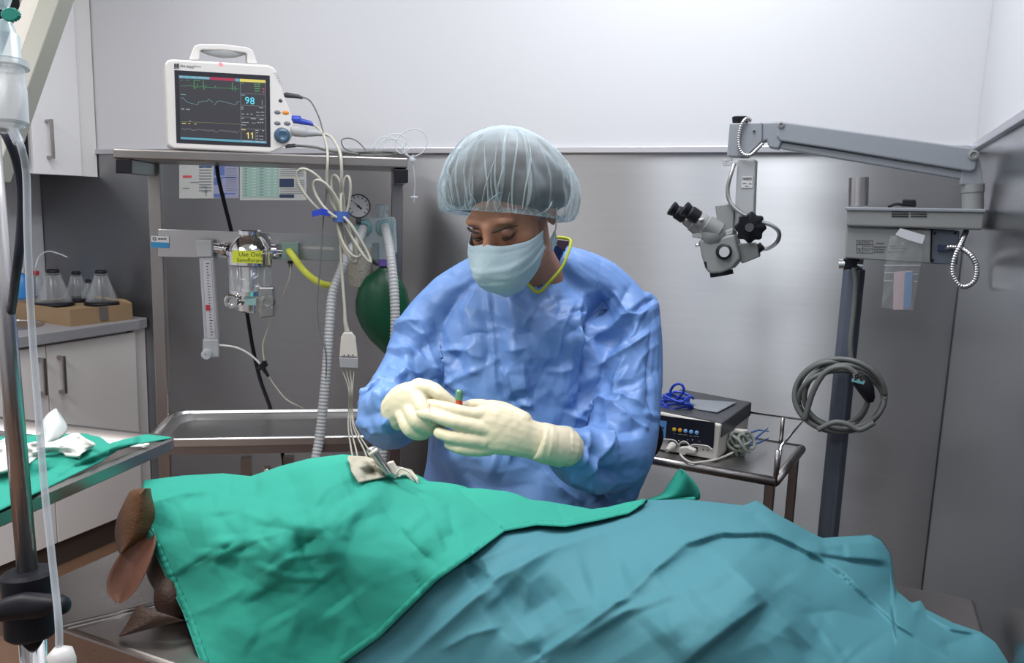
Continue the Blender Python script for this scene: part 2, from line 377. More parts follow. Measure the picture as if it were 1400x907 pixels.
# ceiling light housings (above the frame; the lamps hang just beneath them)
m_diff = glow('lamp_diffuser', (1, 1, 1), 1.0)
for i, (x, y, a, b) in enumerate(((-.82, 1.45, .14, 1.2), (-.36, 1.45, .34, 1.2), (-2.0, -.1, 1.2, .64), (-.6, -.5, 1.2, .64), (-1.95, 1.5, .6, .6))):
    t = thing('ceiling_light', (x, y, 2.7), ('narrow ceiling light over the operating table, out of view', 'wide ceiling light over the operating table, out of view', 'ceiling light behind the camera on the left, out of view', 'ceiling light behind the camera on the right, out of view', 'square ceiling light above the anaesthesia trolley, out of view')[i], 'ceiling light', 'ceiling light panels')
    obj('frame', MB().cbox((x, y, 2.69), (a, 0, 0), (0, b, 0), (0, 0, .02)), m_white, t)
    obj('diffuser', MB().cbox((x, y, 2.678), (a-.04, 0, 0), (0, b-.04, 0), (0, 0, .004)), m_diff, t)

# ------------------------------------------------------------------ left cabinets
XC = -2.614
t = thing('base_cabinet', (XC-.3, 1.0, 0), 'white base cabinet under the grey worktop, two bar handles', 'cabinet')
xd = XC-.02
def door_panel(y0, y1, z0, z1, x): return MB().box((x-.018, y0, z0), (.018, 0, 0), (0, y1-y0, 0), (0, 0, z1-z0))
ys = PX(76.5, 700, xd).y; ye = PX(187.5, 520, xd).y; yn = 2*ys-ye
obj('body', MB().box((XL+.02, -.6, .1), (xd-.02-XL-.02, 0, 0), (0, 2.27+.6, 0), (0, 0, .758)), m_cab_edge, t)
obj('kickboard', MB().box((XL+.02, -.6, 0), (xd-.05-XL, 0, 0), (0, 2.26+.6, 0), (0, 0, .1)), m_kick, t)
obj('filler_strip', MB().box((xd-.03, ye+.004, .1), (.012, 0, 0), (0, YB-ye-.006, 0), (0, 0, .758)), m_cab_edge, t)
def bar_handle(px1, py1, px2, py2, X, par, out=.03, wd=.012):
    a = PX(px1, py1, X+out); b = PX(px2, py2, X+out); b.y = a.y
    m = MB().cbox((a+b)/2, (.008, 0, 0), (0, wd, 0), (0, 0, (a-b).length))
    for z in (a.z-.006, b.z+.006): m.cbox((X+out/2, a.y, z), (out, 0, 0), (0, wd, 0), (0, 0, .01))
    return obj('handle', m, m_handle, par, bev=.0015, label='brushed nickel bar handle')
for (y0, y1, hp) in ((ys+.002, ye, (87, 487, 92, 538)), (yn, ys-.002, (60, 490, 64, 541)), (yn-(ye-ys)-.02, yn-.012, None), (yn-2*(ye-ys)-.03, yn-(ye-ys)-.03, None)):
    d = obj('door', door_panel(y0, y1, .105, .85, xd), m_cab, t, bev=.0015)
    if hp: bar_handle(*hp, xd, d)
cw = PZ(193.7, 437, .9)
m = MB().prism([(XL+.01, -.6, .86), (XC, -.6, .86), (XC, cw.y-.01, .86), (XC-.02, YB-.004, .86), (XL+.01, YB-.004, .86)], (0, 0, .04))
obj('worktop', m, m_counter, bev=.003, label='grey laminate worktop on the white base cabinet', cat='worktop')
s = PZ(35, 450, .9); m = MB()
m.lathe(s+Vector((-.12, 0, 0)), (0, 0, 1), [(0.0005, .13), (.006, .13), (.006, .12), (.002, .118), (.001, .0)], 32)
obj('sink_rim', m, m_steel, smooth=True, sharp=30, label='round steel sink rim set in the grey worktop', cat='sink')
XU = -2.87
t = thing('upper_cabinet', (XU-.15, 2.0, 1.46), 'white upper wall cabinet with a bar handle, left wall', 'cabinet')
yd0 = PX(45, 200, XU).y; yd1 = PX(108, 150, XU).y
obj('body', MB().box((XL+.005, yd0-.002, 1.463), (XU-.02-XL-.005, 0, 0), (0, yd1-yd0+.004, 0), (0, 0, .85)), m_cab_edge, t)
d = obj('door', door_panel(yd0, yd1, 1.46, 2.31, XU), m_cab_up, t, bev=.0015)
bar_handle(70, 163, 71.5, 217, XU, d)
obj('side_strip', MB().box((XU-.02, yd1+.002, 1.46), (.012, 0, 0), (0, YB-yd1-.006, 0), (0, 0, .85)), m_cab_edge, t)
t = thing('open_wall_unit', (XU-.15, 1.6, 1.46), 'dark open wall unit left of the white upper cabinet', 'shelf')
obj('body', MB().box((XL+.005, yd0-.62, 1.463), (.02, 0, 0), (0, .6, 0), (0, 0, .85)).box((XL+.005, yd0-.62, 1.463), (XU-XL-.03, 0, 0), (0, .6, 0), (0, 0, .018)).box((XL+.005, yd0-.62, 2.29), (XU-XL-.03, 0, 0), (0, .6, 0), (0, 0, .018)), m_cab_edge, t)
m = MB().box((XL+.04, yd0-.30, 1.483), (XU-XL-.05, 0, 0), (0, .29, 0), (0, 0, .72)); m.box((XU-.012, yd0-.27, 1.50), (.006, 0, 0), (0, .2, 0), (0, 0, .30))
obj('dark_gap_block', m, m_black, bev=.004, label='black block added for the dark gap left of the upper cabinet', cat='dark_gap_block')  # black block put in to make the gap beside the cabinet dark

# cardboard box and masks
zb = .9; A0 = PZ(97, 447, zb); A1 = PZ(181.5, 437, zb); A2 = PZ(20, 435.5, zb); A3 = A1+(A2-A0); h = Vector((0, 0, .064))
t = thing('cardboard_box', (A0+A3)/2, 'shallow brown cardboard box on the grey worktop', 'box')
def wall4(pts, th, z): # open tray
    m = MB(); c = sum(pts, Vector())/len(pts)
    inn = [p+(c-p)*th for p in pts]; up = Vector((0, 0, z))
    o = [p for p in pts]; m.rings([o, [p+up for p in o], [p+up for p in inn], [p+Vector((0, 0, .004)) for p in inn]], True); return m
obj('body', wall4([A0, A1, A3, A2], .02, .064), m_card, t)
obj('lid', MB().prism([p+Vector((0, 0, .046)) for p in (A0.lerp(A3, .01), A1.lerp(A2, .01), A3.lerp(A0, .01), A2.lerp(A1, .01))], (0, 0, .006)), m_card, t)
f0 = A1.lerp(A0, .0)+h; obj('flap', MB().prism([A1+h, A3.lerp(A1, .35)+h, A3.lerp(A1, .35)+h+Vector((-.03, 0, .012)), A1+h+Vector((-.05, 0.01, .010))], (0, 0, .003)), m_card, t)
e = (A1-A0).normalized(); nrm = Vector((e.y, -e.x, 0)); o_ = A0.lerp(A1, .44)
obj('tape', MB().prism([o_+h*.999+nrm*.001, o_+e*.035+h*.999+nrm*.001, o_+e*.038+h*.15+nrm*.001, o_+e*.004+h*.15+nrm*.001], nrm*.0015), m_tape, t)
zt = zb+.052
def mask_cone(px, py, rb, hh, label):
    c = PZ(px, py, zt); t = thing('anesthesia_mask', c, label, 'anesthesia mask')
    obj('cone', MB().lathe(c, (0, 0, 1), [(.012, rb), (.03, rb*.93), (hh*.6, rb*.62), (hh*.92, rb*.42), (hh, rb*.3), (hh, rb*.22), (hh*.9, rb*.34), (hh*.6, rb*.58), (.02, rb*.85)], 24, False), m_clear, t, smooth=True)
    obj('rim', MB().lathe(c, (0, 0, 1), [(0, rb*1.04), (.004, rb*1.1), (.010, rb*1.1), (.016, rb*.98), (.014, .001)], 24), m_black, t, smooth=True)
    obj('cap', MB().lathe(c, (0, 0, 1), [(hh*.9, rb*.36), (hh+.004, rb*.36), (hh+.008, rb*.3), (hh+.008, .001)], 18), m_black, t, smooth=True)
mask_cone(75, 418, .064, .135, 'clear cone mask with black rim, left front one on the cardboard box')
mask_cone(140, 417, .060, .132, 'clear cone mask with black rim, right front one on the cardboard box')
mask_cone(106, 412, .050, .115, 'clear cone mask with black rim, between and behind the two front masks')
mask_cone(122, 413, .030, .085, 'smallest clear mask with black rim, at the back of the box')
def bottle(px, py, r, hh, ml, mc, lab, name, z=zt):
    c = PZ(px, py, z); t = thing(name, c, lab, 'bottle')
    obj('body', MB().lathe(c, (0, 0, 1), [(0, r*.95), (.004, r), (hh*.7, r), (hh*.82, r*.5), (hh*.86, r*.4)], 20), ml, t, smooth=True)
    obj('cap', MB().lathe(c, (0, 0, 1), [(hh*.85, r*.62), (hh, r*.6), (hh, .001)], 16), mc, t, smooth=True, sharp=40)
    return c, t
c, tb = bottle(30, 408, .028, .125, mat('blue_liquid', (.05, .25, .62), .3), m_white, 'small bottle of blue liquid beside the box of masks', 'blue_bottle')
bottle(50, 404, .024, .105, m_clear2, mat('red_cap', (.6, .02, .03), .4), 'clear bottle with red cap behind the front mask', 'red_capped_bottle')
obj('curved_tube', MB().tube([PZ(48, 404, zt), P(48, 372, 3.2), P(53, 352, 3.2), P(65, 344, 3.2), P(80, 347, 3.2), P(92, 352, 3.2)], .003, 6, res=5), m_clear2, smooth=True, label='clear bent tube rising behind the masks', cat='tube')

# ------------------------------------------------------------------ posters on the steel wall
def wallq(x0, y0, x1, y1, off=.0): return [PY(x0, y0, YB-.002-off), PY(x1, y0, YB-.002-off), PY(x1, y1, YB-.002-off), PY(x0, y1, YB-.002-off)]
m_paper = mat('poster_paper', (.40, .41, .40), .35); m_pblue = mat('poster_blue', (.08, .13, .33), .4); m_ppale = mat('poster_pale', (.24, .25, .38), .4)
m_pred = mat('poster_red', (.5, .06, .07), .5); m_pgreen = mat('poster_green', (.23, .36, .32), .5); m_pnavy = mat('poster_navy', (.02, .035, .08), .5); m_pline = mat('poster_grey', (.16, .18, .2), .5)
t = thing('wall_chart', wallq(245, 200, 326, 271)[3], 'laminated chart with blue columns and a red heading, left one on steel wall', 'poster')
obj('sheet', MB().prism(wallq(245, 205, 326.5, 271.5), (0, .0015, 0)), m_paper, t)
m = MB()
def rect(mb, x0, y0, x1, y1, k, off=.0008): mb.m = k; mb.poly(wallq(x0, y0, x1, y1, off))
rect(m, 292, 212, 326, 271, 2)
for y in range(224, 262, 4): rect(m, 272, y, 289, y+1.2, 0, .0012)
for q in ((272, 225, 290, 229), (292, 227, 307, 240), (292, 243, 303, 253), (292, 265, 308, 270)): rect(m, *q, 1, .0012)
for y in (242, 264): rect(m, 300, y, 322, y+1.5, 1, .0014)
for y in range(230, 262, 3): rect(m, 309, y, 323, y+.8, 0, .0014)
for q in ((250, 240, 262, 243),): rect(m, *q, 3, .0012)
for q in ((251, 222, 264, 223), (260, 249, 272, 250), (250, 257, 259, 258), (275, 255, 283, 256), (281, 256, 282, 268), (277, 262, 284, 263)): rect(m, *q, 0, .0012)
obj('print', m, [m_pline, m_pblue, m_ppale, m_pred], t)
t = thing('wall_chart', wallq(328, 200, 420, 271)[3], 'laminated chart with a green table and navy boxes, right one on steel wall', 'poster')
obj('sheet', MB().prism(wallq(328, 205, 419, 274), (0, .0015, 0)), m_paper, t)
m = MB(); rect(m, 331, 215, 381, 270, 2)
for i, y in enumerate(range(226, 270, 4)):
    for x in (334, 345, 355, 365, 374): rect(m, x, y, x+(5 if x != 334 else 3.5), y+1.5, 0 if x in (334, 355) else 3, .0012)
for y in (224, 244.5, 266): rect(m, 382, y, 402, y+4.5 if y != 244.5 else 256, 1, .0012)
for y in list(range(231, 243, 3))+list(range(258, 265, 3)): rect(m, 383, y, 415, y+.8, 0, .0012)
for y in range(246, 256, 3): rect(m, 404, y, 416, y+.8, 0, .0012)
obj('print', m, [m_pline, m_pnavy, m_pgreen, mat('poster_lightgreen', (.38, .46, .43), .5)], t)

# ------------------------------------------------------------------ anaesthesia cart
CP = vplane(P(155, 205, 2.15), P(557, 218, 2.28))
C = CP.at; CN = CP.n.copy(); CX = Vector((CN.y, -CN.x, 0)); CX = CX if CX.dot(RH) > 0 else -CX
def fprism(pts, off, th, n=None, mb=None):
    """front outline in pixels at plane offset, pushed away by th"""
    return (mb or MB()).prism([C(x, y, off) for x, y in pts], CN*th)
t = thing('anesthesia_cart', Vector((*C(380, 500, .15).xy, 0)), 'stainless steel anaesthesia trolley with top shelf and lower basin', 'trolley')
cart = t
obj('top_shelf', fprism([(154, 203), (557.5, 216), (557.5, 230), (154, 216.5)], 0, .33), m_steel_dark, t, bev=.004)
for (x0, y0, x1, y1) in ((158, 217.5, 178, 237), (538.5, 231.5, 558, 250)):
    b = obj('side_bar', fprism([(x0+.5, y0), (x1-.5, y0+.5), (x1-.5, y1), (x0+.5, y1-.5)], .015, .31), m_steel_dark, t, bev=.002)
    obj('end_cap', fprism([(x0, y0), (x1, y0), (x1, y1), (x0, y1)], 0, .02), m_black, b, bev=.002)
for x, y in ((212.5, 245), (543, 250)):
    c = C(x, y, .30); obj('post', MB().cbox((c.x, c.y, .78), CX*.038, CN*.038, (0, 0, 1.44)), m_steel_dark, t, bev=.003)
    for o_ in (.03, .30):
        c2 = C(x, y, .30)+CN*(o_-.30)
        obj('caster', MB().cyl((c2.x-.015, c2.y, .035), (c2.x+.015, c2.y, .035), .034, 18), m_black, t, smooth=True, sharp=40)
    c1 = C(x, y, .30)-CN*.30; obj('foot_bar', MB().box((c1.x-.018, c1.y-.02, .066), CX*.036, CN*.36, (0, 0, .03)), m_steel_dark, t, bev=.003)
cb = obj('crossbar', fprism([(216, 313.5), (472, 322), (472, 357), (216, 351.5)], .262, .014), m_steel, t, bev=.0015)
obj('slot', fprism([(406, 336.5), (456, 338), (456, 342), (406, 340.5)], .2605, .003), mat('slot_pale', (.55, .54, .52), .5), cb)
s_ = obj('sticker', fprism([(206.5, 322.5), (231, 323.5), (231, 339.5), (206.5, 338.5)], .259, .0015), mat('sticker_white', (.55, .56, .58), .4), t, label='white and blue maker sticker')
m = MB(); m.m = 0; m.poly([C(x, y, .2582) for x, y in ((206.5, 331), (231, 332), (231, 339.5), (206.5, 338.5))]); m.m = 1
m.rings([[C(211, 326.6, .258)+CX*cos(a*pi/8)*r+ZZ*sin(a*pi/8)*r for a in range(16)] for r in (.0055, .003)], False)
for x in (216, 220, 224): m.poly([C(a, b, .258) for a, b in ((x, 326), (x+3.4, 326.1), (x+3.4, 327.6), (x, 327.5))])
obj('print', m, [mat('sticker_blue', (.03, .22, .45), .4), m_print], s_)
# basin
TZ = C(245, 602, 0).z; tl = C(196, 601, 0); tl.z = TZ; L_ = C(545, 610, 0); L_.z = TZ
W_ = (L_-tl).length; D_ = .33
def rrect(o, ex, ey, w, d, r, z, n=5):
    pts = []
    for (cx, cy, a0) in ((w-r, r, -90), (w-r, d-r, 0), (r, d-r, 90), (r, r, 180)):
        for k in range(n+1):
            a = radians(a0+90*k/n); pts.append(o+ex*(cx+r*cos(a))+ey*(cy+r*sin(a))+ZZ*z)
    return pts
o0 = tl
def inset(q, z, r): return rrect(o0+CX*q+CN*q, CX, CN, W_-2*q, D_-2*q, r, z)
m = MB().rings([inset(.004, -.022, .05), inset(0, -.02, .05), inset(0, 0, .05), inset(.004, .004, .05), inset(.012, .004, .05), inset(.016, -.004, .05), inset(.022, -.004, .05), inset(.028, -.006, .05), inset(.045, -.022, .05), inset(.07, -.040, .05), inset(.10, -.047, .04), inset(.10, -.049, .04), inset(.04, -.046, .05), inset(.02, -.02, .05)], True)
obj('basin', m, m_basin, t, smooth=True, sharp=40)
obj('basin_frame', MB().box(tl+CX*.01+CN*.008-ZZ*.048, CX*(W_-.02), CN*.012, ZZ*.028), m_steel_dark, t, bev=.002)
obj('lower_shelf', MB().box(tl+CX*.02+CN*.01-ZZ*(TZ-.16), CX*(W_-.04), CN*.30, ZZ*.02), m_steel_dark, t)
for px in (337, 395):
    c = C(px, 640, .2); obj('strut', MB().cbox((c.x, c.y, .37), CX*.032, CN*.03, ZZ*.42), m_steel_dark, t)
c = C(366, 650, .10); g = thing('gas_cylinder', (c.x, c.y, .18), 'short steel gas cylinder under the basin of the trolley', 'cylinder')
obj('body', MB().lathe((c.x, c.y, .18), (0, 0, 1), [(0, .026), (.01, .03), (.33, .03), (.36, .018), (.372, .012)], 20), m_steel, g, smooth=True)
obj('valve', MB().lathe((c.x, c.y, .552), (0, 0, 1), [(0, .011), (.028, .011), (.028, .001)], 12), m_chrome, g, smooth=True)

# flowmeter
t = thing('flowmeter', C(286, 490, .2), 'clear tube oxygen flowmeter hanging left on the crossbar', 'flowmeter')
obj('head_block', fprism([(266, 328), (289, 328.5), (290, 352), (269, 352)], .21, .045), m_grey, t, bev=.004)
m = fprism([(272, 352), (290.5, 352), (298.5, 466), (279, 466)], .215, .03); obj('tube_housing', m, m_clear2, t, bev=.003)
m = MB(); m.m = 0; m.poly([C(x, y, .213) for x, y in ((277, 356), (288, 356), (294.5, 463), (283.5, 463))]); m.m = 1
for i in range(26):
    y = 360+i*3.9; x = 279+(y-356)*.063; m.m = 1; m.poly([C(a, b, .2125) for a, b in ((x+2.5, y), (x+(7 if i % 4 == 0 else 5), y), (x+(7 if i % 4 == 0 else 5), y+1), (x+2.5, y+1))])
m.m = 2; m.poly([C(a, b, .212) for a, b in ((281, 417), (287, 417), (287.5, 425), (281.5, 425))])
obj('scale', m, [mat('scale_pale', (.4, .4, .43), .4), m_print, mat('float_red', (.35, .03, .05), .4)], t)
obj('base_block', fprism([(276.5, 464), (299, 464), (299.5, 489), (277, 490)], .21, .035), m_grey, t, bev=.005)
kc = C(283.5, 483.5, .21); obj('knob', MB().lathe(kc, -CN, [(0, .016), (.02, .015), (.022, .011), (.022, .004), (.014, .004), (.014, .001)], 20), m_clear2, t, smooth=True, sharp=40)
# vaporizer
t = thing('vaporizer', C(343, 427, .17), 'chrome anaesthetic vaporizer with yellow label on the crossbar', 'vaporizer')
va = C(343, 400, .19); vt = C(343, 316, .19); px = (vt.z-va.z)/84.0
def vz(y): return (400-y)*px
m = MB().lathe(va, ZZ, [(vz(363), .058), (vz(361), .068), (vz(345), .068), (vz(343), .060), (vz(341), .061), (vz(337), .058), (vz(326), .042), (vz(322), .031), (vz(321), .036), (vz(316), .036), (vz(314.5), .032), (vz(314.5), .001)], 36)
obj('dial_head', m, m_chrome, t, smooth=True, sharp=30)
m = MB()
for k in range(28):
    a = 2*pi*k/28; q = va+ZZ*vz(346)+CX*cos(a)*.0665+CN*sin(a)*.0665; m.cbox(q, CX*.004, CN*.004, ZZ*.012)
obj('dial_grip', m, m_chrome, t)
obj('glass_body', MB().lathe(va, ZZ, [(vz(400), .0635), (vz(362), .0635), (vz(362), .060), (vz(400), .060)], 32, False), thinmat('vaporizer_glass', (.6, .63, .66), .10, .05), t, smooth=True)
m = MB().lathe(va, ZZ, [(vz(402), .046), (vz(362), .046)], 28)
obj('wick', m, m_chrome, t, smooth=True, sharp=40)
m = MB()
for k in range(8):
    a = 2*pi*k/8+.2; q = va+CX*cos(a)*.054+CN*sin(a)*.054; m.cyl(q+ZZ*vz(401), q+ZZ*vz(362), .0045, 8)
obj('tie_rod', m, m_steel, t, smooth=True)
m = MB().lathe(va, ZZ, [(vz(426), .04), (vz(424), .046), (vz(410), .048), (vz(404), .058), (vz(402), .065), (vz(396), .065), (vz(396), .03)], 28)
obj('foot', m, m_chrome, t, smooth=True, sharp=30)
for (x, y, r, mm_) in ((317, 412, .022, m_chrome), (366, 413, .022, m_steel)):
    q = C(x, y, .13); obj('filler_knob', MB().lathe(q+CN*.03, -CN, [(0, r), (.035, r), (.04, r*.8), (.04, r*.5), (.03, r*.4), (.03, .001)], 20), mm_, t, smooth=True, sharp=30)
obj('filler_block', fprism([(354, 393), (374, 393), (375, 433), (355, 436)], .125, .04), m_steel, t, bev=.004)
obj('lower_label', fprism([(334, 402), (350, 402), (350, 417.5), (334, 417.5)], .132, .004), mat('teal_label', (.22, .36, .35), .5), t)
m = MB(); m.prism([C(x, y, .118) for x, y in ((318, 342.5), (359, 343.5), (358.5, 360.5), (317.5, 359.5))], CN*.002)
l = obj('yellow_label', m, m_yel_lab, t, label='yellow warning label with dark lettering')
m = MB(); text_into(m, 'Use Only', C(326, 350.5, .1175), CX, ZZ, .0185); text_into(m, 'Sevoflurane', C(323.5, 358, .1175), CX, ZZ, .0165); obj('lettering', m, m_print, l)
m = MB().cyl(C(289, 339, .235), C(312, 341, .215), .015, 18); m.cyl(C(304, 341, .222), C(309, 341, .218), .02, 18)
obj('inlet_pipe', m, m_chrome, t, smooth=True, sharp=40)
m = MB().cyl(C(368, 343, .215), C(388, 344, .235), .012, 18); m.cyl(C(370, 343, .216), C(376, 343, .22), .02, 18); m.cyl(C(379, 338, .23), C(379, 351, .23), .012, 14)
obj('outlet_pipe', m, m_chrome, t, smooth=True, sharp=40)
# outlet block + yellow hose
t = thing('outlet_block', C(396, 358, .22), 'pale green plastic outlet block on the crossbar', 'connector')
obj('block', fprism([(385, 331), (408, 332), (408, 357), (385, 356)], .22, .045), mat('pale_green_plastic', (.30, .42, .38), .35, trans=.2), t, bev=.003)
obj('nozzle', MB().lathe(C(397, 357, .24), -ZZ, [(0, .009), (.008, .009), (.008, .006), (.02, .005), (.02, .001)], 14), m_dark, t, smooth=True)
obj('yellow_hose', MB().tube([C(395, 343, .215), C(402, 352, .19), (C(412, 366, .19)), C(424, 378, .19), C(440, 388, .2), C(456, 391, .24)], .0105, 12, res=6), m_yel, smooth=True, label='translucent yellow hose curving from the outlet block', cat='hose')
def thin(name, pts, r, m, label, cat='cable', n=8, res=6, group=None, fn=C, parent=None, kind=None):
    return obj(name, MB().tube([fn(*p) for p in pts], r, n, res=res), m, parent, smooth=True, label=label, cat=cat, group=group, kind=kind)
t = thing('gas_sample_line', C(361, 505, .2), 'thin white gas tubing joined by a small black connector', 'tubing')
obj('tube', MB().tube([C(*p) for p in ((397.5, 362, .22), (396, 378, .2), (386, 405, .2), (372, 438, .2), (361, 465, .2), (359.5, 480, .2), (362, 497, .2))], .0028, 8, res=6), m_cable, t, smooth=True)
obj('tube', MB().tube([C(*p) for p in ((299, 472, .22), (310, 473, .2), (325, 476, .2), (342, 485, .2), (356, 498, .2))], .0032, 8, res=6), m_white, t, smooth=True)
obj('tube', MB().tube([C(*p) for p in ((368, 516, .2), (376, 528, .2), (390, 545, .2), (403, 553, .2), (414, 558, .22))], .0025, 8, res=6), m_cable, t, smooth=True)
m = MB(); m.tube([C(356, 498, .19), C(367, 515, .19)], [.009, .0045], 12); m.tube([C(353, 505, .19), C(365, 497, .19)], .007, 12); m.tube([C(361, 494, .19), C(362, 502, .19)], .008, 12)
obj('connector', m, m_black, t, smooth=True, sharp=40)
thin('black_power_cable', [(296, 215, .31), (298, 240, .33), (306, 275, .33), (316, 315, .33), (328, 370, .33), (338, 430, .33), (346, 478, .33), (356, 520, .33), (370, 560, .335), (386, 620, .34), (390, 660, .34)], .0062, m_black, 'black power cable hanging behind the crossbar of the steel trolley')
# pressure gauge
g0 = C(490, 282, .16); t = thing('pressure_gauge', C(490, 302, .16), 'round pressure gauge with white dial beside the cable bundle', 'gauge')
obj('case', MB().lathe(g0, -CN, [(-.02, .036), (.004, .037), (.006, .037), (.006, .033), (.002, .033), (.002, .001)], 36), m_dark, t, smooth=True, sharp=30)
obj('dial', MB().lathe(g0, -CN, [(.002, .033), (.003, .033), (.003, .001)], 36), mat('dial_white', (.62, .64, .66), .4), t)
m = MB()
for k in range(11):
    a = radians(-135+27*k); d = CX*sin(a)+ZZ*cos(a); e = CX*cos(a)-ZZ*sin(a); q = g0-CN*.0033; m.poly([q+d*.024+e*.0012, q+d*.031+e*.0012, q+d*.031-e*.0012, q+d*.024-e*.0012])
q = g0-CN*.0035; d = (C(480, 273, .16)-C(490, 282, .16)).normalized(); e = d.cross(CN)
m.poly([q+d*.027, q+e*.0022-d*.004, q-e*.0022-d*.004]); m.poly([q-d*.002+e*.002, q-d*.013+e*.0035, q-d*.013-e*.0035, q-d*.002-e*.002]); m.lathe(q, -CN, [(0, .004), (.001, .004)], 14)
obj('needle', m, m_print, t)
obj('stem', MB().cyl(g0-ZZ*.034, g0-ZZ*.055, .008, 12), m_dark, t, smooth=True)
# absorber with fittings
t = thing('breathing_absorber', C(505, 395, .2), 'clear plastic breathing absorber with soda lime granules', 'absorber')
ab = t
m_lime = mat('soda_lime', (.36, .34, .29), .9, bump=1, bscale=220, var=.55, vscale=260, bdist=.004)
obj('granule_canister', MB().lathe(C(493, 391, .18), ZZ, [(0, .034), (.004, .037), (.12, .037), (.12, .001)], 28), m_lime, t, smooth=True, sharp=40)
obj('manifold', fprism([(487, 297), (541, 297), (543, 345), (527, 372), (497, 345)], .17, .07), m_clearb, t, bev=.01, seg=3)
m = MB().lathe(C(522, 297, .205), ZZ, [(0, .019), (.012, .019), (.012, .014), (.022, .014), (.022, .02), (.036, .02), (.04, .016), (.04, .001)], 24); obj('pressure_valve', m, m_clearb, t, smooth=True, sharp=30)
for x, y in ((525, 312), (497, 312)):
    q = C(x, y, .17); obj('valve_ring', MB().lathe(q, -CN, [(-.01, .026), (.006, .026), (.01, .02), (.01, .012), (.002, .012)], 26), mat('aqua_plastic', (.22, .45, .47), .3, trans=.3), t, smooth=True)
obj('dark_joint', fprism([(508, 332), (519, 332), (519, 365), (510, 362)], .18, .03), m_dark, t, bev=.004)
t = thing('breathing_bag', C(525, 490, .13), 'dark green rubber breathing bag hanging on the trolley', 'breathing bag')
cz = [(361, 0, .010), (366, 0, .012), (370, 0, .024), (380, -.5, .054), (395, -1, .074), (412, -1, .083), (430, 0, .084), (448, 4, .077), (465, 9, .062), (480, 15, .040), (492, 19, .018), (498, 20, .006)]
rs = []
for (y, dx, r) in cz:
    q = C(524+dx, y, .15); rs.append([q+CX*cos(2*pi*k/28)*r+CN*sin(2*pi*k/28)*r*.62 for k in range(28)])
obj('bag', MB().rings(rs), m_bag, t, smooth=True)
obj('neck_ring', MB().lathe(C(524, 362, .15), ZZ, [(-.004, .015), (.016, .015), (.016, .001)], 20), mat('violet_ring', (.16, .10, .42), .4), t, smooth=True, sharp=40)
# corrugated hoses
def corrug(name, pts, r, label, group=None):
    q = MB().tube([C(*p) for p in pts], r, 4, res=16, cap=False); n = len(q.v)//4
    cs = [sum((q.v[4*i+k] for k in range(4)), Vector())/4 for i in range(n)]
    # resample evenly
    L = [0]
    for i in range(1, n): L.append(L[-1]+(cs[i]-cs[i-1]).length)
    N = int(L[-1]/.0026); out = []; j = 0
    for k in range(N+1):
        s = L[-1]*k/N
        while j < n-2 and L[j+1] < s: j += 1
        out.append(cs[j].lerp(cs[j+1], (s-L[j])/max(L[j+1]-L[j], 1e-9)))
    return obj(name, MB().tube(out, [r*(1 if k % 4 < 2 else .9) for k in range(N+1)], 14), m_hose, smooth=True, label=label, cat='hose', group=group)
corrug('corrugated_hose', [(526, 310, .155), (529, 322, .12), (534, 350, .055), (539, 400, .02), (540, 450, .01), (536, 520, .0), (526, 590, -.03), (519, 655, -.05), (514, 700, -.05)], .0148, 'white corrugated hose hanging in front of the green breathing bag')
corrug('corrugated_hose', [(497, 312, .16), (490, 330, .12), (477, 345, .09), (466, 372, .06), (455, 402, .04), (451, 440, .02), (446, 510, 0), (438, 590, -.02), (431, 632, -.04), (424, 680, -.06)], .0148, 'white corrugated hose hanging left of the ECG block')

# ------------------------------------------------------------------ patient monitor
MP = Plane(C(232, 205, .05), Vector((CN.x, CN.y, .06)).normalized())
MP = vplane(C(230, 205, .045), C(375, 212, .125)); MN = MP.n.copy(); MX = Vector((MN.y, -MN.x, 0)); MX = MX if MX.dot(RH) > 0 else -MX
M_ = MP.at
k2 = K(210, 40, 5.0385)
def mp(pts, off=0): return [M_(*k2(x, y), off) for x, y in pts]
t = thing('patient_monitor', C(300, 206, .15), 'white patient monitor with lit screen on the trolley shelf', 'monitor')
out = [(78, 240), (95, 210), (140, 206), (790, 245), (825, 260), (850, 290), (872, 360), (905, 470), (950, 580), (966, 650), (960, 730), (930, 790), (880, 820), (800, 853), (140, 822), (108, 805), (100, 790)]
obj('housing', MB().prism(mp(out), MN*.11), m_white, t, bev=.006, seg=3)
# handle
outer = [(246, 212), (262, 160), (280, 115), (320, 100), (480, 102), (640, 122), (680, 140), (700, 185), (718, 240)]
inner = [(316, 212), (318, 150), (330, 140), (480, 142), (630, 160), (645, 170), (645, 235)]
hm = MB(); a = [M_(*k2(x, y), .03) for x, y in outer+inner[::-1]]; hm.prism(a, MN*.04); obj('handle', hm, m_white, t, bev=.004, seg=3)
gm = MB().tube([M_(*k2(x, y), .048) for x, y in ((330, 138), (400, 150), (480, 158), (560, 160), (640, 150))], [.008, .014, .017, .014, .008], 12, res=4); obj('handle_grip', gm, m_grey, t, smooth=True)
obj('bezel', MB().prism(mp([(143, 281), (800, 320), (806, 812), (158, 784)], -.001), MN*.004), m_scr, t)
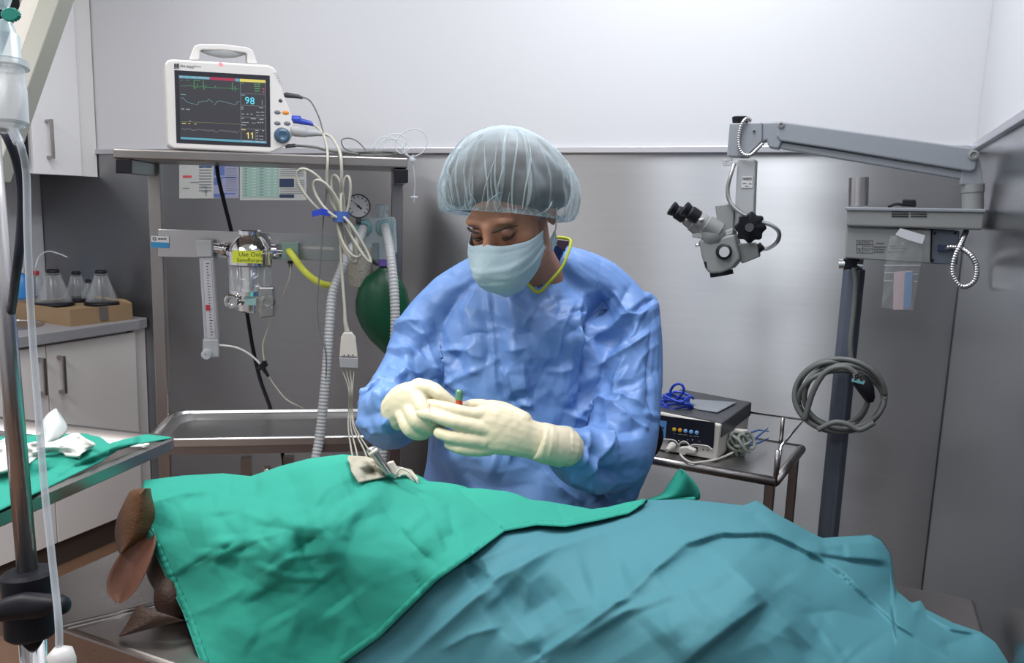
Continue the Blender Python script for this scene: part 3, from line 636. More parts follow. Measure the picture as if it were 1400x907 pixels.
# screen plane graphics
S = MB(); cols = []
def cm(m):
    if m not in cols: cols.append(m)
    S.m = cols.index(m)
g_dark = glow('screen_glow', (.045, .045, .055), 1); g_green = glow('trace_green', (.10, .42, .15)); g_cyan = glow('trace_cyan', (.22, .45, .50)); g_c98 = glow('digit_cyan', (.12, .75, .95), 1.1)
g_y = glow('digit_yellow', (.95, .80, .22)); g_bar = glow('bar_blue', (.12, .38, .50)); g_red = glow('bar_red', (.42, .03, .09)); g_ybar = glow('bar_yellow', (.75, .66, .15)); g_grey = glow('line_grey', (.28, .28, .30)); g_w = glow('text_white', (.45, .47, .50)); g_olive = glow('line_olive', (.28, .27, .10)); g_pink = glow('digit_red', (.6, .1, .15))
def sq(pts, m, off=-.0016): cm(m); S.poly(mp(pts, off))
def line(pts, m, wd=1.6, off=-.0022):
    cm(m)
    for (x0, y0), (x1, y1) in zip(pts, pts[1:]):
        l = max(sqrt((x1-x0)**2+(y1-y0)**2), .01); nx, ny = -(y1-y0)/l*wd/2, (x1-x0)/l*wd/2
        ex, ey = (x1-x0)/l*.4, (y1-y0)/l*.4
        S.poly(mp([(x0+nx-ex, y0+ny-ey), (x1+nx+ex, y1+ny+ey), (x1-nx+ex, y1-ny+ey), (x0-nx-ex, y0-ny-ey)], off))
sq([(174, 318), (772, 352), (778, 788), (186, 757)], g_dark, -.0012)
sq([(174, 318), (386, 329), (386, 347), (175, 337)], g_bar); sq([(386, 329), (563, 339), (563, 359), (387, 347)], g_red); sq([(563, 339), (592, 341), (592, 361), (563, 359)], g_bar); sq([(594, 341), (771, 351), (772, 370), (594, 361)], g_ybar)
sq([(186, 743), (600, 764), (600, 779), (187, 757)], g_bar); sq([(600, 764), (778, 773), (778, 788), (600, 779)], g_bar)
line([(184, 390), (230, 391), (255, 387), (272, 395), (277, 397), (278, 350), (280, 410), (284, 400), (298, 398), (301, 378), (303, 398), (318, 397), (334, 396), (342, 399), (342, 350), (346, 412), (350, 402), (358, 400), (360, 384), (364, 400), (402, 402), (420, 404), (426, 388), (429, 404), (470, 404), (532, 407), (540, 412), (541, 362), (545, 420), (549, 410), (558, 406), (562, 392), (563, 424), (566, 410), (590, 412)], g_green, 2)
line([(278, 350), (320, 356)], g_green, 3); line([(338, 412), (352, 414)], g_green, 2); line([(276, 408), (292, 404)], g_green, 2)
line([(186, 476), (200, 472), (214, 485), (230, 502), (262, 512), (304, 520), (312, 498), (326, 503), (338, 494), (352, 498), (370, 494), (378, 482), (388, 488), (398, 495), (409, 506)], g_cyan, 2)
line([(418, 522), (428, 512), (438, 497), (460, 494), (476, 498), (490, 502), (530, 512), (560, 520), (568, 518), (576, 500), (592, 499)], g_cyan, 2)
line([(190, 636), (380, 644), (592, 655)], g_olive, 2); line([(250, 636), (253, 630)], g_w, 5)
ww = [(190, 690), (196, 684), (206, 685), (216, 695), (222, 688), (250, 686), (262, 690), (268, 698), (276, 694), (282, 698), (290, 692), (300, 696), (314, 688), (330, 696), (344, 690), (352, 701), (362, 692), (376, 704), (388, 694), (400, 700), (408, 692), (418, 706), (432, 706), (441, 710)]
line(ww, g_grey, 2.2); line([(448, 706), (458, 697), (474, 695), (488, 706), (500, 697), (520, 706), (530, 700), (546, 712), (558, 700), (566, 716), (580, 706), (592, 700)], g_grey, 2.2)
line([(598, 362), (604, 765)], g_grey, 2); line([(770, 370), (776, 773)], g_grey, 2)
for y in (441, 523, 604, 684): line([(600, y), (772, y+9)], g_grey, 2)
line([(700, 692), (702, 768)], g_grey, 2); line([(747, 490), (748, 522)], g_cyan, 3)
for (x, y, l, m_, wd) in ((180, 326, 16, g_w, 7), (216, 329, 22, g_w, 5), (262, 330, 32, g_w, 6), (310, 333, 66, g_w, 7), (610, 350, 80, g_ybar, 3), (186, 350, 12, g_green, 4), (228, 352, 8, g_green, 4), (188, 449, 34, g_cyan, 5), (192, 549, 18, g_w, 6), (224, 551, 24, g_w, 6), (196, 648, 24, g_y, 5), (240, 650, 10, g_y, 4), (282, 653, 10, g_y, 4), (602, 372, 18, g_green, 4), (602, 453, 22, g_cyan, 5), (600, 536, 20, g_w, 5), (600, 549, 20, g_w, 4), (728, 541, 24, g_w, 5), (604, 614, 16, g_w, 5), (670, 616, 34, g_w, 6), (730, 621, 24, g_w, 5), (604, 659, 34, g_w, 4), (608, 692, 22, g_y, 5), (704, 697, 18, g_w, 5), (748, 699, 8, g_w, 5), (614, 770, 62, g_w, 6), (706, 774, 18, g_w, 7), (738, 776, 26, g_w, 7)):
    for k in range(0, l, 7): line([(x+k, y+k*.05), (x+k+5, y+(k+5)*.05)], m_, wd)
for y, xs in ((378, (692, 716)), (394, (692, 714)), (410, (696, 714)), (426, (696, 714))):
    for x in xs: line([(x, y), (x+18, y+1)], g_green, 5)
for y in (411, 432): line([(750, y), (762, y+1)], g_pink, 7)
for x in (608, 640, 668): line([(x, 578+x*.01), (x+14, 579+x*.01)], g_w, 4)
for y in (571, 593):
    for x in (708, 740): line([(x, y), (x+22, y+1)], g_w, 4)
for x in (612, 628, 644, 714, 730, 746): line([(x, 638+x*.006), (x+10, 639+x*.006)], g_w, 5)
line([(676, 646), (704, 647)], g_w, 3)
for y in (714, 736, 756): line([(708, y), (718, y)], g_w, 5)
for y in (736, 758): line([(726, y), (756, y+1)], g_w, 3)
cm(g_c98); text_into(S, '98', M_(*k2(628, 513), -.0022), MX, ZZ, .028)
cm(g_y); 
for x_ in (652, 681): line([(x_-11, 723), (x_, 713)], g_y, 5); line([(x_, 712), (x_+1, 753)], g_y, 6)
obj('screen', S, cols, t, label='lit screen with green, cyan and grey traces')
m = MB(); m.m = 0; text_into(m, 'PM-9000', M_(*k2(184, 262), -.001), MX, ZZ, .0098); text_into(m, 'Express', M_(*k2(277, 258), -.001), MX, ZZ, .006)
for i in range(4): m.poly(mp([(142+i*9, 236), (149+i*9, 236.5), (149+i*9, 266), (142+i*9, 265)], -.001))
m.poly(mp([(138, 268), (178, 270), (178, 273), (138, 271)], -.001)); obj('lettering', m, m_print, t)
q = M_(*k2(462, 243)); obj('alarm_lamp', MB().lathe(q+MN*.004, -MN, [(0, .006), (.004, .006), (.006, .003), (.006, .0001)], 16), glow('alarm_red', (1, .12, .16), 3.0), t, smooth=True, label='glowing red alarm lamp')
for (x, y, rx, mt) in ((874, 493, 12, m_dark), (853, 573, 21, m_grey), (909, 575, 22, mat('orange_key', (.65, .22, .02), .4)), (852, 648, 21, m_grey), (920, 650, 22, m_grey)):
    q = M_(*k2(x, y)); r = rx*.000455*1.0; m = MB().ell(q, MX*r, MN*.003, ZZ*r*(.6 if rx > 15 else 1), 16, 8); obj('key', m, mt if mt is not m_grey else mat('key_grey', (.12, .14, .16), .4), t, smooth=True)
q = M_(*k2(885, 733)); obj('rotary_knob', MB().lathe(q, -MN, [(0, .023), (.004, .023), (.005, .021), (.014, .018), (.016, .013), (.012, .006), (.012, .0001)], 32), mat('knob_blue', (.04, .09, .15), .3), t, smooth=True, sharp=40)
for i in range(5):
    y = 300+i*17; x = 826+i*9; q = mp([(x, y), (x+26, y+3), (x+28, y+7), (x+2, y+4)], -.0008); m = MB().prism(q, MN*.001); obj('vent', m, m_grey, t)
# plugs and cables of the monitor (side)
def cab(name, pts, r, m, label, cat='cable', plug=None, n=8):
    t = thing(name, C(*pts[0]), label, cat)
    obj('cable', MB().tube([C(*p) for p in pts], r, n, res=6), m, t, smooth=True)
    if plug: obj('plug', MB().tube([C(*p[:3]) for p in plug[0]], [p[3] for p in plug[0]], 14), plug[1], t, smooth=True, sharp=50)
cab('grey_sensor_cable', [(410, 132, .16), (424, 138, .16), (435, 158, .15), (441, 178, .14), (446, 205, .06), (447, 225, -.01), (446, 262, -.01), (442, 300, .0), (438, 360, 0), (434, 415, 0), (437, 450, 0), (446, 490, -.01), (442, 560, -.02), (432, 600, -.03), (428, 640, -.04)], .0022, m_cable2, 'thin dark grey sensor cable running from monitor down beside the hose', plug=([(388, 130, .16, .006), (392, 130, .16, .008), (408, 132, .16, .006), (414, 134, .16, .004)], m_dark))
cab('blue_plug_cable', [(427, 169, .15), (440, 180, .14), (446, 196, .08), (448, 215, -.02), (447, 245, -.02), (450, 270, .0), (461, 290, .0)], .0038, m_cable, 'cream cable with a blue plug in the side of the monitor', plug=([(399, 163, .15, .011), (410, 164, .15, .012), (411, 166, .15, .009), (424, 168.5, .15, .007), (429, 171, .15, .004)], m_blue))
cab('thick_grey_plug_cable', [(440, 182, .14), (452, 187, .12), (461, 200, .03), (466, 215, -.03), (467, 245, -.03), (466, 270, .0), (467, 290, .0)], .0046, m_cable, 'thick cream cable with a long grey plug below the blue plug', plug=([(399, 179, .14, .012), (402, 179, .14, .016), (418, 181, .14, .015), (420, 182, .14, .011), (434, 182, .14, .009), (444, 184, .14, .005)], m_grey))
cab('flat_grey_cable', [(400, 199, .15), (418, 200, .14), (434, 202, .13), (450, 206.5, .12), (470, 208, .12), (490, 211, .11)], .0038, m_cable2, 'grey cable lying on the trolley shelf behind the monitor plugs', plug=([(390, 200, .15, .006), (404, 199, .15, .0055)], m_dark))
# cable bundle with blue strap
t = thing('cable_bundle', C(466, 297, 0), 'coiled cream cable bundle tied with a blue strap', 'cable')
for j, (ang, ln, wd, of, lo) in enumerate(((-40, 84, 15, .0, 0), (-34, 60, 11, -.015, 0), (-10, 58, 7, .01, 0), (6, 56, 6, -.01, 0), (160, 66, 8, .0, 1), (155, 60, 11, -.015, 1), (163, 55, 5, .012, 1), (149, 72, 4, -.02, 1))):
    a = radians(ang); pts = []
    for k in range(17):
        u = 2*pi*k/16; lx = wd*sin(u)*(1-.1*cos(u)); ly = -ln/2*(1-cos(u))
        pts.append(C(466+lx*cos(a)-ly*sin(a)+(j % 4-1.5)*2.2, (297)+lx*sin(a)+ly*cos(a), of+.006*sin(u*2)))
    obj('loop', MB().tube(pts, .0042, 8, res=3), m_cable, t, smooth=True)
m = MB(); rs = [[C(466+dx, 296+dy, .0)+CN*dn for dx, dy, dn in ((-11+q*2, -9, 0), (-11+q*2, 8, 0))] for q in (0,)]
pts = []
for k in range(20):
    u = 2*pi*k/20; pts.append((C(466, 297, 0)+CX*cos(u)*.022+CN*sin(u)*.026))
m.rings([[p+ZZ*.016+CX*.002 for p in pts], [p-ZZ*.014 for p in pts], [p-ZZ*.014+(C(466, 297, 0)-p)*.1 for p in pts], [p+ZZ*.016+(C(466, 297, 0)-p)*.1 for p in pts]], False); obj('strap', m, mat('strap_blue', (.05, .11, .36), .6), t, smooth=True, sharp=50)
m = MB().prism([C(452, 288, -.02), C(453, 296, -.02), C(438, 294, -.03), C(427, 297, -.03), (C(426, 289, -.03)), C(440, 285, -.03)], CN*.003); obj('strap_tail', m, mat('strap_blue2', (.02, .05, .42), .5), t)
# ECG trunk block with leads
t = thing('ecg_trunk_block', C(476, 505, -.02), 'white ECG lead block hanging on its cable with four leads', 'ECG block')
m = MB().prism([C(x, y, -.03) for x, y in ((466, 462), (470, 455), (481, 455), (486, 462), (489, 489), (464, 488))], CN*.022); obj('block', m, m_cream, t, bev=.003)
obj('lead_socket', MB().prism([C(x, y, -.031) for x, y in ((463.5, 489), (489.5, 490), (489.5, 504), (464.5, 503))], CN*.024), m_grey, t, bev=.002)
m = MB()
for x in (470.5, 476.5, 482.5): m.lathe(C(x, 486, -.031), -CN, [(0, .0022), (.001, .002)], 10)
obj('screw', m, m_print, t)
obj('trunk_cable', MB().tube([C(*p) for p in ((466, 300, .0), (466, 340, 0), (468, 380, -.005), (471, 420, -.015), (472, 440, -.02), (475, 455, -.02))], [.0042, .0042, .0042, .0042, .0055, .008], 10, res=6), m_cable, t, smooth=True)
for k, (x, x2, x3, y3) in enumerate(((469, 477, 480, 625), (474, 479, 487, 628), (479, 481, 499, 630), (484, 482, 510, 637))):
    obj('lead', MB().tube([C(x, 503, -.02), C(x, 509, -.02), C(x2, 535, -.03), C(x2-1+k, 580, -.06), P(x3, y3-12, 1.72), P(x3+4, y3+4, 1.45), P(x3+8, y3+14, 1.36)], .0021, 6, res=6), m_cable, t, smooth=True)
# coil of infusion line on the shelf
pts = []
for k in range(60):
    u = k*.62; pts.append(C(515+(30+5*sin(k*.9))*cos(u), 209+2.2*sin(u)+(k % 7)*.35, .16+.05*sin(u)))
obj('grey_cable_coil', MB().tube(pts, .002, 6, res=3), m_cable2, smooth=True, label='loose coil of thin grey cable on the right of trolley shelf', cat='cable')
obj('grey_cable_loop', MB().tube([C(*p) for p in ((500, 207, .15), (498, 203, .15), (488, 193, .15), (476, 189, .15), (467, 192, .15), (470, 202, .15), (480, 207, .15), (492, 209, .15))], .002, 6, res=6), m_cable2, smooth=True, label='single grey cable loop standing up on the trolley shelf', cat='cable')
t = thing('infusion_line', C(560, 216, .05), 'clear infusion line in tangled loops at the right end of the shelf', 'tubing')
for pts in (((510, 203), (518, 190), (530, 187), (545, 195), (556, 210), (562, 218)), ((514, 205), (524, 193), (540, 190), (556, 196), (560, 203), (548, 210), (540, 200), (546, 186), (562, 177), (578, 180), (584, 194), (578, 208), (565, 215)), ((520, 206), (532, 186), (546, 184), (556, 192), (550, 206), (560, 214), (566, 212)), ((564, 215), (565, 228), (567, 250), (566, 272))):
    obj('loop', MB().tube([C(x, y, .06) for x, y in pts], .0019, 6, res=6), m_clear2, t, smooth=True)
m = MB().cyl(C(561, 217, .06), C(567, 221, .06), .008, 10); m.tube([C(561, 270, .06), C(571, 270, .06)], .004, 8); m.cyl(C(566, 268, .06), C(566, 277, .06), .003, 8); obj('connector', m, m_clear2, t, smooth=True)
# ================================================================== OPERATING TABLE, DOG, DRAPES
TX0, TX1, TY0, TY1, TZ0 = -1.11, .22, .70, 1.40, .80
t = thing('operating_table', (-.45, 1.05, 0), 'stainless steel operating table under the green and teal drapes', 'table')
m = MB().box((TX0, TY0, TZ0-.05), (TX1-TX0, 0, 0), (0, TY1-TY0, 0), (0, 0, .05)); obj('table_top', m, m_steel_top, t, bev=.006, seg=3)
m = MB()
for (a, b) in (((-.97, .702), (-.80, .99)), ((-.97, 1.398), (-.80, 1.11))):
    for o_ in (0, .012): m.tube([(a[0]+o_, a[1], TZ0+.0005), (b[0]+o_, b[1], TZ0+.0005)], .0025, 6)
obj('drain_crease', m, m_steel, t, smooth=True)
obj('pedestal', MB().box((-.60, .93, .10), (.34, 0, 0), (0, .26, 0), (0, 0, .65)), m_steel_dark, t, bev=.01)
obj('foot', MB().box((-.85, .83, 0), (.85, 0, 0), (0, .46, 0), (0, 0, .10)), m_steel_dark, t, bev=.01)

# dog
t = thing('dog', (-.75, 1.0, TZ0), 'brown dog lying under green drape, only ears and back of head showing at left', 'dog')
m = MB()
def tchain(nodes, n=16):
    rs = []
    pts = [Vector(a[:3]) for a in nodes]
    for i, a in enumerate(nodes):
        d = (pts[min(i+1, len(pts)-1)]-pts[max(i-1, 0)]).normalized(); s = d.cross(ZZ).normalized(); u = s.cross(d)
        rs.append([pts[i]+s*cos(2*pi*k/n)*a[3]+u*sin(2*pi*k/n)*a[4] for k in range(n)])
    m.rings(rs)
tchain([(-1.0, .92, .86, .02, .02), (-.98, .93, .862, .055, .05), (-.93, .95, .868, .07, .064), (-.86, .97, .87, .07, .06), (-.78, .99, .862, .055, .048), (-.72, 1.0, .85, .04, .035), (-.69, 1.0, .845, .02, .02)])   # skull and muzzle
tchain([(-.93, .95, .87, .05, .05), (-.80, 1.0, .87, .055, .05), (-.66, 1.05, .87, .07, .055), (-.5, 1.08, .87, .09, .06), (-.3, 1.08, .87, .095, .06), (-.15, 1.07, .86, .08, .045), (-.06, 1.05, .845, .045, .03), (-.03, 1.04, .84, .01, .01)])
m.ell(P(242, 772, 1.185), RT*.045, UP*.048, FW*.04); m.ell(P(240, 815, 1.15), RT*.030, UP*.034, FW*.035); m.ell(P(238, 712, 1.215), RT*.045, UP*.035, FW*.04)
for (x, y, dx) in ((-.52, 1.12, -.05), (-.05, 1.12, -.02)):
    tchain([(x, y, .85, .035, .03), (x+dx, y+.04, .835, .025, .02), (x+dx*1.6, y+.09, .825, .016, .014), (x+dx*1.2, y+.12, .82, .018, .014), (x+dx*1.2, y+.135, .82, .008, .008)])
V, Nn, fs = remesh(m, .009, 5)
obj('body', from_np(V, fs), mat('shade_dark_fur', (.04, .017, .009), .55, bump=.7, bscale=260, var=.35, vscale=25), t, smooth=True, label='head and body, brown fur darkened for the shade under the drape')  # fur colour darkened to stand for shade beneath the drape
def leafgrid(L, Rr, D, thick_fn, m1, name, lab=None, bow=.015, nn=10):
    """ear: left and right outlines in pixels with depth, bowed, closed thick skin"""
    rows_f = []; rows_b = []
    for (lx, ly), (rx, ry), d in zip(L, Rr, D):
        f = []; b = []
        for k in range(nn+1):
            u = k/nn; bw = bow*sin(pi*u); th = .004*sin(pi*min(max(u, .02), .98))+.0015
            f.append(P(lx+(rx-lx)*u, ly+(ry-ly)*u, d-bw)); b.append(P(lx+(rx-lx)*u, ly+(ry-ly)*u, d-bw+th*2))
        rows_f.append(f); rows_b.append(b)
    rs = [f+b[::-1] for f, b in zip(rows_f, rows_b)]
    return MB().rings(rs, True)
# near ear hanging down: upper back-of-ear lobe, then twisted tip showing the pink inside
def dens(P_, n=4):
    P_ = [Vector((*p, 0)) for p in P_]; o_ = []
    for i in range(len(P_)-1):
        p0, p1, p2, p3 = P_[max(i-1, 0)], P_[i], P_[i+1], P_[min(i+2, len(P_)-1)]
        for k in range(n):
            t_ = k/n; q = .5*((2*p1)+(p2-p0)*t_+(2*p0-5*p1+4*p2-p3)*t_*t_+(3*p1-p0-3*p2+p3)*t_**3); o_.append((q.x, q.y))
    return o_+[(P_[-1].x, P_[-1].y)]
L1 = dens([(192, 668), (178, 672), (168, 690), (159, 712), (157, 735), (163, 757)]); R1 = dens([(206, 668), (208, 680), (212, 700), (210, 715), (203, 732), (170, 757)])
n = len(L1); e1 = obj('ear', leafgrid(L1, R1, [1.165-.01*i/n for i in range(n)], None, None, '', bow=.03), m_dog, t, smooth=True)
L2 = dens([(196, 722), (184, 735), (168, 752), (155, 772), (146, 795), (148, 815), (158, 824)]); R2 = dens([(206, 722), (212, 732), (213, 745), (206, 768), (194, 795), (180, 815), (166, 825)])
n = len(L2); obj('ear_tip', leafgrid(L2, R2, [1.15-.045*i/n for i in range(n)], None, None, '', bow=-.012), m_dogpink, t, smooth=True, label='folded ear tip showing pinkish inside')
L3 = dens([(190, 828), (182, 838), (172, 855), (162, 870)]); R3 = dens([(262, 852), (248, 850), (215, 858), (166, 871)])
obj('ear', leafgrid(L3, R3, [1.09-.025*i/n for i in range(len(L3))], None, None, '', bow=.01), mat('shade_dark_fur', (.04, .017, .009), .55), t, smooth=True, label='second ear lying flat on the steel table')

# ---- cloth as a relief sheet over the patient: heights are given where the sheet lies
def tps(ctrl):
    C_ = np.array(ctrl, float); X = C_[:, :2]/400; n = len(X)
    def U(r2): return np.where(r2 > 1e-12, r2*np.log(np.maximum(r2, 1e-12)), 0)
    A = np.zeros((n+3, n+3)); D2 = ((X[:, None]-X[None])**2).sum(2); A[:n, :n] = U(D2)+np.eye(n)*.002; A[:n, n] = 1; A[:n, n+1:] = X; A[n, :n] = 1; A[n+1:, :n] = X.T
    w_ = np.linalg.solve(A, np.concatenate([C_[:, 2], [0, 0, 0]]))
    def f(x, y):
        q = np.stack([x/400, y/400], -1); d2 = ((q[..., None, :]-X)**2).sum(-1); return U(d2)@w_[:n]+w_[n]+q@w_[n+1:]
    return f
def pzn(px, py, z):
    r = np.stack([(px-700)/F, -(py-453.5)/F, -np.ones_like(px)], -1)@RMn.T
    return np.array([0, 0, EYE])+r*((z-EYE)/r[..., 2])[..., None]
Zf = tps([(197, 659, .955), (250, 652, .96), (305, 650, .965), (384, 639, .99), (468, 623, 1.015), (530, 640, .99), (575, 657, .97), (631, 668, .955), (694, 675, .95), (809, 698, .94), (880, 685, .945),
          (193, 690, .94), (202, 734, .905), (229, 791, .855), (251, 838, .825), (275, 907, .79), (300, 720, .945), (420, 700, .985), (420, 800, .90), (350, 860, .84), (360, 907, .80), (470, 907, .805), (520, 871, .845), (560, 740, .955), (599, 793, .92), (690, 730, .945), (650, 850, .885), (600, 907, .83), (721, 906, .86),
          (775, 780, .935), (850, 850, .915), (850, 907, .875), (940, 744, .955), (1000, 690, .935), (1045, 690, .93), (1060, 760, .945), (1124, 736, .89), (1192, 731, .865), (1222, 773, .845), (1224, 806, .824), (1265, 833, .821), (1310, 852, .820), (1342, 865, .820), (1379, 907, .808), (1226, 856, .865), (1307, 907, .835), (1100, 850, .915), (1000, 860, .935), (1050, 907, .90), (1160, 800, .89),
          (250, 1000, .70), (450, 1000, .73), (700, 1000, .79), (950, 1000, .84), (1200, 1000, .82), (1400, 1000, .74)])
FOLDS = [
 ('s', .006, 40, [(860, 806), (941, 744), (987, 731), (1053, 731), (1099, 752), (1149, 783), (1226, 856), (1307, 907)]),
 ('r', .006, 16, [(860, 806), (941, 744), (987, 731), (1053, 731), (1099, 752), (1149, 783), (1226, 856)]),
 ('s', .006, 30, [(930, 915), (1049, 823)]), ('r', .008, 20, [(964, 744), (1010, 785), (1049, 823), (1090, 865), (1140, 910)]),
 ('r', -.005, 14, [(1080, 842), (1145, 835), (1215, 856), (1240, 875)]), ('s', .005, 25, [(1105, 756), (1160, 765), (1222, 771)]),
 ('g', -.008, 16, [(1018, 692), (1060, 730), (1105, 757)]), ('r', .006, 10, [(1035, 684), (1099, 723), (1150, 760)]),
 ('g', .007, 18, [(1130, 745), (1192, 735), (1212, 745)]), ('g', -.006, 14, [(1120, 756), (1160, 750)]),
 ('s', .005, 22, [(1255, 835), (1300, 862), (1340, 868)]), ('r', .007, 14, [(1224, 812), (1246, 826), (1262, 833)]), ('r', -.005, 12, [(1285, 885), (1340, 867)]),
 ('r', .009, 13, [(540, 912), (610, 845), (680, 786), (758, 746), (810, 728), (880, 708)]), ('s', -.004, 30, [(540, 912), (680, 786), (758, 746), (880, 708)]),
 ('r', .008, 11, [(715, 912), (799, 854), (850, 812), (900, 776), (980, 725)]), ('s', -.005, 30, [(715, 912), (799, 854), (900, 776)]),
 ('g', -.010, 22, [(672, 800), (714, 845), (750, 825), (776, 805)]), ('r', .006, 9, [(642, 762), (672, 790)]), ('g', .006, 14, [(672, 800), (735, 892)]), ('g', -.007, 18, [(640, 790), (665, 775)]),
 ('r', -.004, 8, [(735, 892), (745, 905)]), ('g', -.006, 30, [(800, 800), (860, 780)]), ('g', .006, 40, [(900, 880), (960, 820)]),
 ('g', .005, 30, [(1000, 760), (1040, 820)]), ('g', -.006, 25, [(1040, 740), (1075, 800)]), ('g', -.006, 25, [(1090, 900), (1130, 870)]),
]
GFOLDS = [
 ('r', .007, 9, [(232, 790), (285, 765), (323, 736)]), ('s', .004, 30, [(232, 790), (323, 736)]), ('g', -.012, 22, [(325, 745), (345, 775), (362, 795)]), ('g', -.008, 16, [(305, 700), (312, 740)]),
 ('g', .009, 15, [(395, 690), (385, 745), (345, 795)]), ('r', .006, 8, [(345, 795), (400, 762), (440, 757)]), ('r', -.005, 7, [(395, 760), (440, 730)]),
 ('g', .010, 16, [(425, 700), (445, 740), (446, 770)]), ('g', .009, 14, [(445, 725), (470, 692), (510, 680), (535, 676)]), ('g', -.010, 12, [(440, 712), (460, 690), (500, 668)]),
 ('r', .006, 8, [(345, 795), (320, 815), (255, 845)]), ('g', -.009, 24, [(360, 805), (385, 850)]), ('g', -.008, 24, [(440, 790), (470, 830)]),
 ('r', -.006, 7, [(521, 695), (558, 739), (599, 776)]), ('r', -.007, 8, [(464, 780), (490, 830), (516, 873)]), ('r', -.005, 7, [(623, 668), (655, 695), (690, 725)]),
 ('r', .006, 9, [(205, 690), (250, 676), (295, 672)]), ('g', -.006, 10, [(250, 683), (300, 680)]), ('g', .008, 12, [(300, 672), (350, 655), (420, 636)]), ('g', -.008, 14, [(305, 660), (360, 662)]),
 ('r', .005, 8, [(330, 700), (370, 715), (395, 697)]), ('g', -.007, 14, [(385, 640), (405, 670), (412, 700)]), ('g', .007, 14, [(330, 760), (345, 765), (365, 740)]),
 ('r', -.004, 10, [(756, 687), (775, 720)]), ('g', -.006, 14, [(600, 740), (625, 730)]), ('g', .006, 16, [(650, 710), (600, 720), (560, 760)]), ('g', -.006, 18, [(470, 880), (400, 860)]), ('g', .006, 20, [(300, 850), (350, 880)]),
 ('g', -.005, 9, [(840, 702), (870, 694)]),
]
GFOLDS = [(a, b*.62, c*1.1, d) for a, b, c, d in GFOLDS]
GFOLDS += random_folds(20, 11, [(210, 680, 420, 880, 150, 40, 40, 110), (380, 650, 640, 860, 45, 40, 40, 110), (420, 660, 600, 760, 100, 50, 30, 70)], .0022, 6)
FOLDS += random_folds(22, 12, [(600, 740, 1200, 900, 145, 25, 70, 200), (900, 700, 1200, 880, 50, 25, 60, 160)], .0028, 9)
def curve(pts):
    xs = [p[0] for p in pts]; ys_ = [p[1] for p in pts]; return lambda x: np.interp(x, xs, ys_)
def sheet(x0, x1, step, top, bot, zoff, folds, noise, rows, back=True, front=False, seed=1, edge=0):
    xs = np.concatenate([np.arange(x0, 290, 1.) if x0 < 200 else [], np.arange(290 if x0 < 200 else x0, x1, step), [x1]]); v = np.linspace(0, 1, rows); T = curve(top)(xs); B = curve(bot)(xs)
    PX_ = np.repeat(xs[None], rows, 0); PY_ = T[None]*(1-v[:, None])+B[None]*v[:, None]
    if x1 > 1000: zoff = zoff-.016*np.clip((curve(gbot)(PX_)-PY_)/8, 0, 1)*(PX_ < 882)
    z = Zf(PX_, PY_)+zoff+creases(PX_, PY_, folds)+noise(PX_, PY_)
    fade = np.minimum(1, (PY_-T[None])/18+.35); z = Zf(PX_, PY_)+zoff+(z-Zf(PX_, PY_)-zoff)*fade
    Wp = pzn(PX_, PY_, z); R_ = [[Vector(p) for p in row] for row in Wp]
    if back:
        top_ = R_[0]; ext = []; kf = [max(0, min(1, (p.z-.835)/.06))*(1 if (x1 < 1000 or x > 872) else 0) for p, x in zip(top_, xs)]
        for dy, dz in ((.20, -.13), (.14, -.085), (.08, -.045), (.035, -.015)):
            ext.append([Vector((p.x, min(p.y+dy*k, TY1-.005), max(p.z+dz*k, min(p.z, TZ0+.008)))) for p, k in zip(top_, kf)])
        R_ = ext+R_
    if front:
        last = R_[-1]; R_ += [[Vector((p.x, p.y-.015, p.z-.05)) for p in last], [Vector((p.x, p.y-.02, p.z-.22)) for p in last]]
    return MB().grid(R_)
gtop = [(193, 688), (194.5, 672), (198, 658.5), (250, 652), (305, 649), (343, 653), (384, 639), (422, 629), (468, 623), (480, 624), (501, 628), (528, 637), (560, 650), (574, 659), (602, 661), (623, 664), (631, 669), (660, 670), (694, 674), (721, 685), (745, 687), (775, 692), (809, 698), (832, 695), (856, 689), (882, 684)]
gbot = [(193, 690), (197.5, 715), (202, 734), (229, 791), (251, 838), (275, 907), (300, 960), (380, 965), (430, 930), (470, 907), (520, 871), (599, 793), (646, 759), (690, 726), (734, 718), (773, 720), (816, 712), (860, 702), (882, 687)]
noise_g = lambda X, Y: .009*crumple(X, Y, 62, 3, .7, 1.7)+.002*vnoise(X, Y, 60, 45, 5)+.0012*crumple(X, Y, 21, 9, .3, 2)
def solid(o, th, off=-1):
    s_ = o.modifiers.new('s', 'SOLIDIFY'); s_.thickness = th; s_.offset = off; return o
btop = [(285, 760), (400, 800), (470, 800), (560, 770), (640, 715), (690, 690), (775, 697), (840, 700), (880, 687), (886, 684), (900, 684), (937, 683), (987, 688), (1016, 691.5), (1035, 684), (1060, 702), (1099, 723), (1124, 736), (1192, 731), (1205, 738), (1215, 752), (1218, 758), (1222, 773), (1223, 800), (1226, 808), (1246, 825), (1259, 821), (1265, 833), (1303, 852), (1342, 865), (1361, 879), (1379, 907), (1392, 950)]
bbot = [(285, 1000), (1392, 1000)]
noise_b = lambda X, Y: .011*crumple(X, Y, 120, 13, .9, 1.8)+.002*vnoise(X, Y, 110, 80, 15)+.0010*crumple(X, Y, 26, 9, .3, 2)
o = obj('teal_drape', sheet(285, 1392, 3.5, btop, bbot, -.010, FOLDS, noise_b, 110, True, True), m_teal, smooth=True, label='large teal nonwoven surgical drape covering the right part of table', cat='drape'); solid(o, .0015)
t = thing('green_drape', PZ(450, 760, .95), 'green cotton surgical drape over the left part of the patient', 'drape')
t['org'] = list(t.location)
o = obj('cloth', sheet(193, 882, 3, gtop, gbot, .0, GFOLDS, noise_g, 110, True, False), m_green, t, smooth=True); solid(o, .0018, 1)
